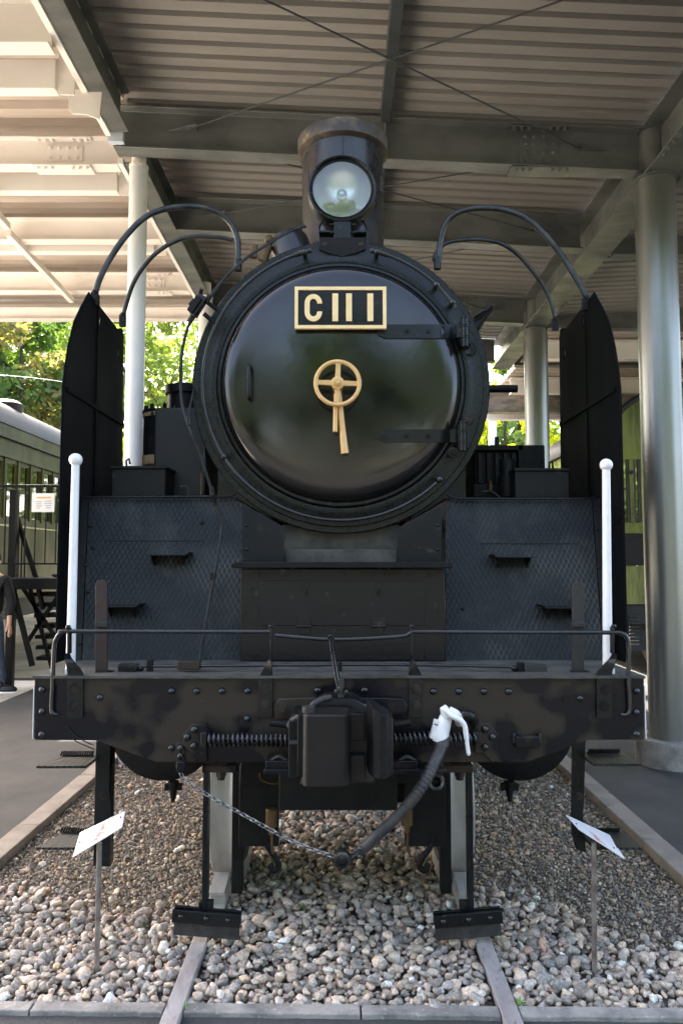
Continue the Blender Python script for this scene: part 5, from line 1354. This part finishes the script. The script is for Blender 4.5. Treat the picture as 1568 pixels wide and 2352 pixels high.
# ================================================================== LEFT: PLATFORM, STAIRS, COACH, PERSON
plat = thing('platform', (-3.9, 9.6, 0), 'black steel viewing platform with railing and stairs left behind the locomotive', 'platform')
YP = 9.6
def X9(px): return P(px, 1300, YP).x
zd = P(0, 1327, YP).z; zr = P(0, 1113, YP).z; zlr = P(0, 1293, YP).z
mb = MB(); mb.bb((-7.5, YP, zd - .15), (-1.6, YP + .9, zd)); mb.build('platform_deck', 'railing', plat, bevel=.004)
mb = MB(); mb.bb((-7.5, YP - .012, zd - .015), (-1.6, YP - .001, zd + .004)); mb.build('deck_edge', 'bar', plat)
mb = MB(); mb.bb((-7.5, YP, zr - .035), (-1.6, YP + .05, zr)); mb.build('top_rail', 'railing', plat, bevel=.004)
mb = MB(); mb.bb((-7.5, YP + .008, zlr - .022), (-1.6, YP + .035, zlr)); mb.build('bottom_rail', 'railing', plat, bevel=.002)
x = X9(5)
bal = MB(); bal.bb((-.007, -.007, 0), (.007, .007, zr - zlr - .034)); balm = bal.mesh('baluster', M['railing'])
pxs = [-36, -13, 8, 31, 54, 78, 102, 126, 138, 150, 175, 200]
for px in pxs: inst('baluster', balm, (X9(px), YP + .021, zlr), plat)
for px in (22, 215, -95):
    mb = MB(); w_ = .05; mb.bb((X9(px) - w_, YP + .06, -.1), (X9(px) + w_, YP + .14, zr - .06)); mb.build('platform_post', 'railing', plat, bevel=.004)
# stair going away beneath the diagonal handrail
s0 = P(27, 1150, YP + .2); s1 = P(84, 1330, YP + .2)
mb = MB(); mb.tube([s0, s1, P(100, 1400, YP + .2)], .035, 6); mb.build('stair_handrail', 'railing', plat)
for k in range(5):
    px = 30 + k * 7; a = P(px, 1180 + k * 20, YP + .25); mb = MB(); mb.bb((a.x - .008, a.y, zd), (a.x + .008, a.y + .015, a.z)); mb.build('stair_baluster', 'railing', plat)
for k, py in enumerate((1360, 1384, 1408, 1432, 1456, 1480, 1505)):   # open treads
    z = P(0, py, YP + .5).z; mb = MB(); mb.bb((X9(52 + 2 * k), YP + .35, z - .05), (-1.5, YP + .75, z)); mb.build('stair_tread', 'railing', plat, bevel=.003)
def brace(pa, pb, w=.05):
    q0, q1 = pa, pb; mb = MB(); mb.box((q0 + q1) / 2, (.03, (q1 - q0).length, w), (q1 - q0).to_track_quat('Y', 'Z').to_euler().to_matrix()); mb.build('stair_brace', 'railing', plat, bevel=.002)
brace(P(50, 1345, YP + .3), P(165, 1520, YP + .3)); brace(P(150, 1345, YP + .3), P(60, 1480, YP + .3)); brace(P(30, 1350, YP + .1), P(75, 1530, YP + .1), .07)
brace(P(68, 1345, YP + .3), P(120, 1535, YP + .3))
# notice on the railing
nb = pbox('notice_board', 73, 126, 1133, 1176, YP - .02, YP - .012, 'signwhite', parent=plat, bevel=0)
pbox('notice_heading', 85, 117, 1141, 1145, YP - .022, YP - .0205, 'orange', parent=nb, bevel=0)
for i, (a, b, y) in enumerate(((84, 96, 1151), (84, 95, 1156), (83, 97, 1161), (84, 93, 1166), (104, 118, 1150), (102, 120, 1155), (104, 119, 1160), (106, 116, 1165))):
    pbox('notice_line', a, b, y, y + 2.2, YP - .022, YP - .0205, 'greyprint', parent=nb, bevel=0)
mb = MB(); c = P(138, 1321, YP + .3); mb.sphere(c, .07, 12, 8, (1.6, .8, .5)); mb.build('stone_on_deck', 'bar', plat)

# olive coach running away on the left
XC = -5.0
coach = thing('railway_coach', (-6.4, 15, 0), 'olive green railway coach with silver roof and open windows left behind the platform', 'railway coach')
def yc(px): return XC / ((px - 784.0) / F)
ze = P(138, 1036, yc(138)).z
zwt = P(52, 1064, yc(52)).z; zwb = P(52, 1196, yc(52)).z; zbt = P(60, 1322, yc(60)).z - .35
y_end = yc(134) + .46 * 20
# side wall built as bands and pillars so the windows are real openings
def cb2(name, y0, y1, z0, z1, m='coach', dx=0.0, parent=None, bevel=.004):
    mb = MB(); mb.bb((XC - .06, y0, z0), (XC + dx, y1, z1)); return mb.build(name, m, parent or coach, bevel=bevel)
y0c = 9.9
cb2('side_panel', y0c, y_end, zbt, zwb); cb2('letter_board', y0c, y_end, zwt, ze - .12)
cb2('cant_rail', y0c, y_end, ze - .12, ze + .06, dx=.03); cb2('belt_rail', y0c, y_end - .3, zwb - .12, zwb - .09, dx=.02, m='coachgold')
cb2('drip_rail', y0c, y_end, ze - .145, ze - .12, dx=.05, m='dark'); cb2('window_head', y0c, y_end - .3, zwt, zwt + .05, dx=.025)
pitch = .46; y = y_end - .30; k = 0
cb2('corner_post', y_end - .34, y_end, zwb, zwt, dx=.004)
while y > y0c:
    ya, yb2 = y - pitch, y
    cb2('window_post', ya - .0, ya + .085, zwb, zwt, dx=.002, m='coach')
    fr_ = cb2('window_frame', ya + .09, yb2 - .002, zwb + (zwt - zwb) * .52, zwt - .002, dx=-.02, m='coach', bevel=.002)
    mb = MB(); mb.bb((XC - .05, ya + .11, zwb + .03), (XC - .045, yb2 - .04, zwt - .05)); mb.build('pane', 'glass', coach)
    # cut look of the sash: the frame keeps only rails
    bpy.data.objects.remove(fr_)
    mb = MB(); zm = zwb + (zwt - zwb) * .50
    
    for za_, zb_ in ((zm - .025, zm + .02), (zwt - .06, zwt), (zwb, zwb + .04)):
        mb = MB(); mb.bb((XC - .04, ya + .085, za_), (XC - .015, yb2, zb_)); mb.build('sash', 'coach', coach)
    y -= pitch; k += 1
# coach roof
mb = MB(); pr_ = [(XC + .03, ze + .06)]
for a in np.linspace(0, PI, 22): pr_.append((XC - 1.4 + 1.45 * math.cos(a), ze + .06 + .62 * math.sin(a) ** .8))
mb.prism([(x, y0c - .1, z) for x, z in pr_], (0, y_end - y0c + .2, 0)); mb.build('roof', 'coachroof', coach)
mb = MB(); mb.lathe([(.22, 0), (.24, .12), (.15, .18), (.0001, .19)], (XC - .35, yc(0) + .9, ze + .42), (0, 0, 1), 24); mb.build('roof_vent', 'coachroof', coach)
mb = MB(); mb.bb((XC - 2.8, y_end - .05, zbt), (XC - .02, y_end, ze)); mb.build('end_wall', 'coach', coach)
mb = MB(); mb.bb((XC - 2.8, y0c, zbt), (XC - 2.74, y_end, zwb)); mb.bb((XC - 2.8, y0c, zwt), (XC - 2.74, y_end, ze)); mb.build('far_side_wall', 'coach', coach)
mb = MB(); mb.bb((XC - 2.7, y0c, zbt - .3), (XC - .15, y_end - .2, zbt - .002)); mb.build('underframe', 'dark', coach)

# yellow-green coach end at the right, standing on the next track
car = thing('railway_coach', (5.6, 11, 0), 'yellow green railway coach seen end on, behind the big right column', 'railway coach')
YE = 10.4
def PX(px): return P(px, 1200, YE).x
def PZ(py): return P(784, py, YE).z
xl = PX(1420); W_ = 2.75
def e2(name, xa, xb, za, zb, m='coachgold', dy=0.0, parent=None, bevel=.004):
    mb = MB(); mb.bb((xa, YE - dy, za), (xb, YE + .06, zb)); return mb.build(name, m, parent or car, bevel=bevel)
z_s = PZ(1200); z_t = PZ(1055); z_b = PZ(1388)
mb = MB(); arc_ = [(xl, PZ(992)), (xl, z_t + .001)]; arc_ = [(xl, z_t + .001), (xl, PZ(992))]
for a in np.linspace(PI, 0, 22): arc_.append((xl + W_ / 2 + W_ / 2 * math.cos(a), PZ(985) + .62 * math.sin(a)))
arc_ += [(xl + W_, PZ(992)), (xl + W_, z_t + .001)]
mb.prism([(x, YE, z) for x, z in arc_], (0, .06, 0)); mb.build('end_gable', 'coachgold', car)
mb = MB(); arc2 = []
for a in np.linspace(PI, 0, 22): arc2.append((xl + W_ / 2 + (W_ / 2 + .06) * math.cos(a), PZ(985) + .68 * math.sin(a)))
mb.tube([(x, YE - .02, z) for x, z in arc2], .03, 8); mb.build('gable_moulding', 'dark', car, ang=60)
mb = MB(); mb.prism([(x, YE - .1, z) for x, z in arc2] + [(x, YE - .1, z - .03) for x, z in arc2[::-1]], (0, 12, 0)); mb.build('roof', 'coachroof', car)
e2('lower_panel', xl, xl + W_, z_b, PZ(1300), m='coachgold')
e2('dark_reflection_band', xl, xl + W_, PZ(1299), PZ(1225), m='box', bevel=0)  # dark band painted in for surroundings mirrored in the coach end
e2('belt_rail', xl, xl + W_, PZ(1224), PZ(1201), m='coachgold', dy=.03)
cols_ = [(1420, 1424), (1447, 1456), (1473, 1482), (1520, 1540), (1585, 1605), (1660, 1700), (1745, 1760), (1830, 1860)]
for a, b in cols_:
    if PX(b) < xl + W_: e2('end_post', PX(a), PX(b), z_s, z_t)
for (a, b), (c, d) in zip(cols_[:-1], cols_[1:]):
    xa, xb = PX(b), min(PX(c), xl + W_ - .05)
    if xa > xl + W_ - .1: continue
    mb = MB(); mb.bb((xa, YE + .03, z_s), (xb, YE + .036, z_t)); w_ = mb.build('window', 'glass', car)
    zm = PZ(1122)
    for q_ in (((xa + .036, YE + .01, zm - .02), (xb - .036, YE + .028, zm + .02)), ((xa, YE + .01, z_s), (xa + .035, YE + .028, z_t)), ((xb - .035, YE + .01, z_s), (xb, YE + .028, z_t))):
        mb = MB(); mb.bb(*q_); mb.build('sash', 'wood', w_)
q = MB(); q.cyl((PX(1451.5), YE - .03, PZ(1085)), (PX(1451.5), YE, PZ(1085)), .03, 12); q.build('lamp_iron', 'dark', car)
mb = MB(); mb.bb((xl, YE + .1, PZ(1200)), (xl + .05, YE + 12, PZ(992))); mb.bb((xl, YE + .1, z_b), (xl + .05, YE + 12, PZ(1201))); mb.build('side_wall', 'coachgold', car)
mb = MB(); mb.bb((xl + .2, YE + .3, .35), (xl + W_ - .2, YE + 12, z_b - .002)); mb.build('underframe', 'dark', car)
for x_ in (xl + .9, xl + 1.9):
    mb = MB(); mb.lathe([(.0001, 0), (.42, 0), (.42, .12), (.0001, .12)], (x_, YE + 1.2, .42), (1, 0, 0), 32, capends=False); mb.build('wheel', 'dark', car)
mb = MB(); mb.bb((xl + .1, YE + .05, .75), (xl + W_ - .1, YE + .3, z_b + .02)); mb.build('end_beam', 'dark', car)
for k in range(9):
    mb = MB(); mb.bb((PX(1440), YE + .02, .45 + k * .05), (PX(1462), YE + .045, .47 + k * .05)); mb.build('bellows_fold', 'bar', car)

# person at the left edge of the frame
def person():
    YPn = 9.15
    fx = G(12, 1590).x + .02; zf = .012
    t = thing('person', (fx - .1, YPn, zf), 'person in black jacket and blue jeans standing by the platform at the left edge', 'person')
    hipx = fx - .16
    def skin(name, pts, edges, rad, m, sub=2):
        me = bpy.data.meshes.new(name); me.from_pydata([tuple(Vector(p)) for p in pts], edges, []); me.update()
        o = bpy.data.objects.new(name, me); place(o, (0, 0, 0), None); o.parent = t; o.location = -WL[t]
        me.materials.append(M[m])
        md = o.modifiers.new('skin', 'SKIN'); sv = me.skin_vertices[0].data
        for v_, r in zip(sv, rad): v_.radius = (r, r)
        sv[0].use_root = True; md.use_smooth_shade = True
        s = o.modifiers.new('sub', 'SUBSURF'); s.levels = sub; s.render_levels = sub
        return o
    h = zf
    # bare body: head, neck, torso core, arms and hands in one surface
    B = [(hipx, YPn, h + .95), (hipx, YPn, h + 1.15), (hipx, YPn, h + 1.38), (hipx + .01, YPn, h + 1.50), (hipx + .03, YPn, h + 1.58), (hipx + .03, YPn, h + 1.68)]
    E = [(i, i + 1) for i in range(5)]; Rr = [.11, .12, .12, .055, .085, .075]
    for s, hand in ((1, (fx + .10, YPn - .05, h + .86)), (-1, (hipx - .22, YPn + .05, h + .80))):
        i = len(B); sh = (hipx + s * .17, YPn, h + 1.40); el = (hipx + s * .25, YPn + .03, h + 1.10)
        hv = Vector(hand); B += [sh, el, hand, tuple(hv + Vector((s * .02, 0, -.08)))]
        E += [(2, i), (i, i + 1), (i + 1, i + 2), (i + 2, i + 3)]; Rr += [.05, .04, .027, .03]
        for k in range(4):
            j = len(B); B += [tuple(hv + Vector((s * .02 + (k - 1.5) * .004, (k - 1.5) * .018, -.12))), tuple(hv + Vector((s * .012, (k - 1.5) * .017, -.165 - .01 * (k in (1, 2)))))]
            E += [(i + 3, j), (j, j + 1)]; Rr += [.010, .008]
        j = len(B); B += [tuple(hv + Vector((-.005, -.035, -.06))), tuple(hv + Vector((-.01, -.045, -.10)))]; E += [(i + 2, j), (j, j + 1)]; Rr += [.011, .009]
    skin('body', B, E, Rr, 'skin')
    J = [(hipx, YPn, h + .98), (hipx, YPn, h + .88), (hipx + .10, YPn - .02, h + .80), (hipx + .13, YPn - .02, h + .48), (fx + .02, YPn, h + .13), (hipx - .10, YPn + .04, h + .80), (hipx - .14, YPn + .08, h + .48), (hipx - .18, YPn + .15, h + .13)]
    skin('jeans', J, [(0, 1), (1, 2), (2, 3), (3, 4), (1, 5), (5, 6), (6, 7)], [.15, .15, .10, .075, .062, .10, .075, .062], 'denim')
    K = [(hipx, YPn, h + .90), (hipx, YPn, h + 1.15), (hipx, YPn, h + 1.38), (hipx, YPn, h + 1.46)]
    EK = [(0, 1), (1, 2), (2, 3)]; RK = [.175, .16, .17, .08]
    for s in (1, -1):
        i = len(K); K += [(hipx + s * .19, YPn, h + 1.39), (hipx + s * .26, YPn + .03, h + 1.10), ((fx + .085) if s > 0 else (hipx - .23), YPn - .03 * s, h + .93)]
        EK += [(2, i), (i, i + 1), (i + 1, i + 2)]; RK += [.07, .06, .05]
    skin('jacket', K, EK, RK, 'jacket')
    mb = MB(); mb.sphere((hipx + .02, YPn, h + 1.66), .098, 20, 14, (1, 1.05, 1.05)); mb.build('hair', 'jacket', t)
    mb = MB(); mb.sphere((hipx + .115, YPn - .02, h + 1.60), .02, 10, 8); mb.build('nose', 'skin', t)
    for (x, y_) in ((fx + .02, YPn), (hipx - .18, YPn + .15)):
        mb = MB(); mb.sphere((x + .05, y_, h + .055), .06, 20, 12, (2.3, .8, .85)); mb.sphere((x - .02, y_, h + .09), .055, 16, 10, (1.1, .9, 1.1)); sh = mb.build('shoe', 'shoe', t)
        mb = MB(); mb.sphere((x + .05, y_, h + .018), .06, 20, 10, (2.4, .85, .32)); mb.build('sole', 'white', sh)
person()

# string of small tags above the coach
wr = MB(); wr.tube([P(-20, 860, 12), P(70, 867, 12), P(145, 877, 12)], .006, 6); o = wr.build('wire', 'wire', None); tag(o, 'thin wire strung above the coach roof, carrying small white clips', 'wire')
for px, py in ((15, 862), (37, 865), (59, 868), (80, 871), (102, 874)):
    mb = MB(); mb.box(P(px, py, 11.98), (.045, .008, .012), (0, math.radians(-40), 0)); mb.build('wire_clip', 'white', o)

# ================================================================== TREES
def mesh_leaves(name, centres, sizes, cols, parent, origin, updir=0.3):
    n = len(centres)
    nrm = rng.normal(size=(n, 3)); nrm[:, 2] = np.abs(nrm[:, 2]) + updir; nrm /= np.linalg.norm(nrm, axis=1, keepdims=True)
    ref = rng.normal(size=(n, 3)); u = np.cross(nrm, ref); u /= np.linalg.norm(u, axis=1, keepdims=True); v = np.cross(nrm, u)
    s = sizes[:, None]
    q = np.stack([centres - u * s, centres - v * s * .55 + nrm * s * .15, centres + u * s, centres + v * s * .55 + nrm * s * .15], 1).reshape(-1, 3) - np.array(origin)
    me = bpy.data.meshes.new(name)
    me.vertices.add(4 * n); me.vertices.foreach_set('co', q.ravel().astype(np.float32))
    me.loops.add(4 * n); me.loops.foreach_set('vertex_index', np.arange(4 * n, dtype=np.int32))
    me.polygons.add(n); me.polygons.foreach_set('loop_start', (np.arange(n) * 4).astype(np.int32))
    me.update(calc_edges=True)
    a = me.color_attributes.new('tint', 'FLOAT_COLOR', 'POINT')
    c4 = np.concatenate([np.repeat(cols, 4, 0), np.ones((4 * n, 1))], 1); a.data.foreach_set('color', c4.ravel().astype(np.float32))
    me.materials.append(M['leaf'])
    o = bpy.data.objects.new(name, me); place(o, origin, parent); return o
def tree(x, y, h, cr_, ch, base_col, label, nleaf=9000, leaf=.13, z0c=None, group=None, lean=0.0, alt=None, altf=0.0, density=1.0):
    t = thing('tree', (x, y, -.1), label, 'tree', group)
    mb = MB(); zc0 = z0c if z0c is not None else h - ch
    p0 = Vector((x, y, -.1)); tr = [p0]; n = 7
    for i in range(1, n + 1): tr.append(Vector((x + lean * i / n + random.uniform(-.12, .12), y + random.uniform(-.12, .12), -.1 + (h * .86) * i / n)))
    mb.tube(tr, [max(.03, .03 * h * (1 - .86 * i / n)) for i in range(n + 1)], 9)
    nc = 46; cl = []
    for k in range(nc):
        d = rng.normal(size=3); d /= np.linalg.norm(d); r = rng.uniform(.45, 1.0) ** .6
        c = np.array([x + lean * .7 + d[0] * cr_ * r, y + d[1] * cr_ * r, zc0 + ch / 2 + d[2] * ch / 2 * r]); cl.append(c)
        if k % 2 == 0:
            i = random.randint(2, n - 1); a = tr[i]; b = Vector(c); m_ = (a + b) / 2 + Vector((0, 0, .12 * cr_))
            mb.tube([a, m_, b], [.010 * h * (1 - i / n) + .03, .03, .012], 5)
    mb.build('trunk', 'bark', t)
    cl = np.array(cl); ci = rng.integers(0, nc, nleaf)
    rad = rng.uniform(.22, .42, nc) * cr_ * .9
    d = rng.normal(size=(nleaf, 3)); d /= np.linalg.norm(d, axis=1, keepdims=True)
    rr = rng.uniform(.3, 1.0, nleaf) ** .5
    pos = cl[ci] + d * (rad[ci] * rr)[:, None] * np.array([1.1, 1.1, .7])
    cvar = rng.uniform(.75, 1.25, nc)[ci][:, None] * rng.uniform(.75, 1.25, (nleaf, 1))
    col = np.array(base_col)[None, :] * cvar * 1.35
    if alt is not None:
        use = (rng.uniform(size=nc) < altf)[ci]; col[use] = np.array(alt)[None, :] * cvar[use]
    mesh_leaves('crown', pos, rng.uniform(.7, 1.3, nleaf) * leaf, np.clip(col, 0.005, .6), t, (x, y, zc0 + ch / 2))
    return t
G1 = (.10, .155, .030); G2 = (.21, .26, .035); G3 = (.07, .12, .03); Y1 = (.20, .19, .055); R1 = (.33, .16, .09)
# behind, left
tree(-12.5, 24, 11, 3.6, 9.0, G1, 'broad mid green tree behind the coach, at the left edge', 15000, .13, alt=Y1, altf=.22)
tree(-9.5, 21.5, 9.5, 2.8, 8.0, G3, 'dark green tree above the coach roof with olive tips', 15000, .12, alt=(.17, .16, .05), altf=.35)
tree(-7.6, 27, 13, 3.1, 12.0, (.12, .16, .035), 'olive green tree just left of the white column, behind the deflector', 13000, .13, alt=Y1, altf=.2)
tree(-6.3, 31, 13.5, 3.2, 11.0, (.20, .26, .05), 'pale yellow green tree with visible limbs between the two white columns', 7500, .13, lean=.5)
tree(-4.6, 19, 5.4, 1.2, 3.9, (.30, .36, .035), 'low bright lime tree beside the feed pump', 9000, .09)
tree(-13, 34, 15, 5, 12, G1, 'tall dark green tree farthest back on the left', 14000, .2)
tree(-3.0, 36, 11, 4, 9, (.13, .19, .04), 'green tree hidden behind the smokebox', 9000, .2)
# behind, right
tree(4.35, 19.5, 6.4, 1.35, 4.9, (.33, .36, .03), 'bright lime tree between the smokebox and the second right column', 10000, .085)
tree(6.6, 27, 10, 2.6, 8, (.12, .18, .04), 'green tree behind the second right column', 11000, .13)
tree(8.6, 22, 6.8, 2.2, 5.8, (.09, .15, .035), 'dark green tree between the second column and the right deflector', 10000, .11)
tree(12.5, 26, 9, 3.0, 8, (.16, .25, .04), 'fresh green tree above the yellow coach roof', 10000, .14)
tree(3.2, 38, 10, 4, 8, (.12, .17, .04), 'green tree far behind the locomotive, right of its smokebox', 9000, .2)
tree(16, 33, 13, 5, 11, G1, 'tall green tree at the far right behind the coach', 9000, .22)
# the grove the photographer stands under, seen mirrored in the lamp and the door
for i, (x, y, h, r) in enumerate(((-7.5, -11.5, 8.6, 3.4), (0.0, -14.5, 10.2, 4.2), (7.5, -11.5, 9.6, 4.0), (-15, -14, 9.5, 5), (15, -14, 9.5, 5))):
    lab = ['green tree behind the photographer, mirrored at the left of the headlight', 'green tree straight behind the photographer, mirrored in the headlight centre', 'green tree behind the photographer, mirrored at the right of the headlight', 'tall green tree far behind the photographer to the left', 'tall green tree far behind the photographer to the right'][i]
    tree(x, y, h, r, h * .80, (.075, .115, .025), lab, 11000, .22)
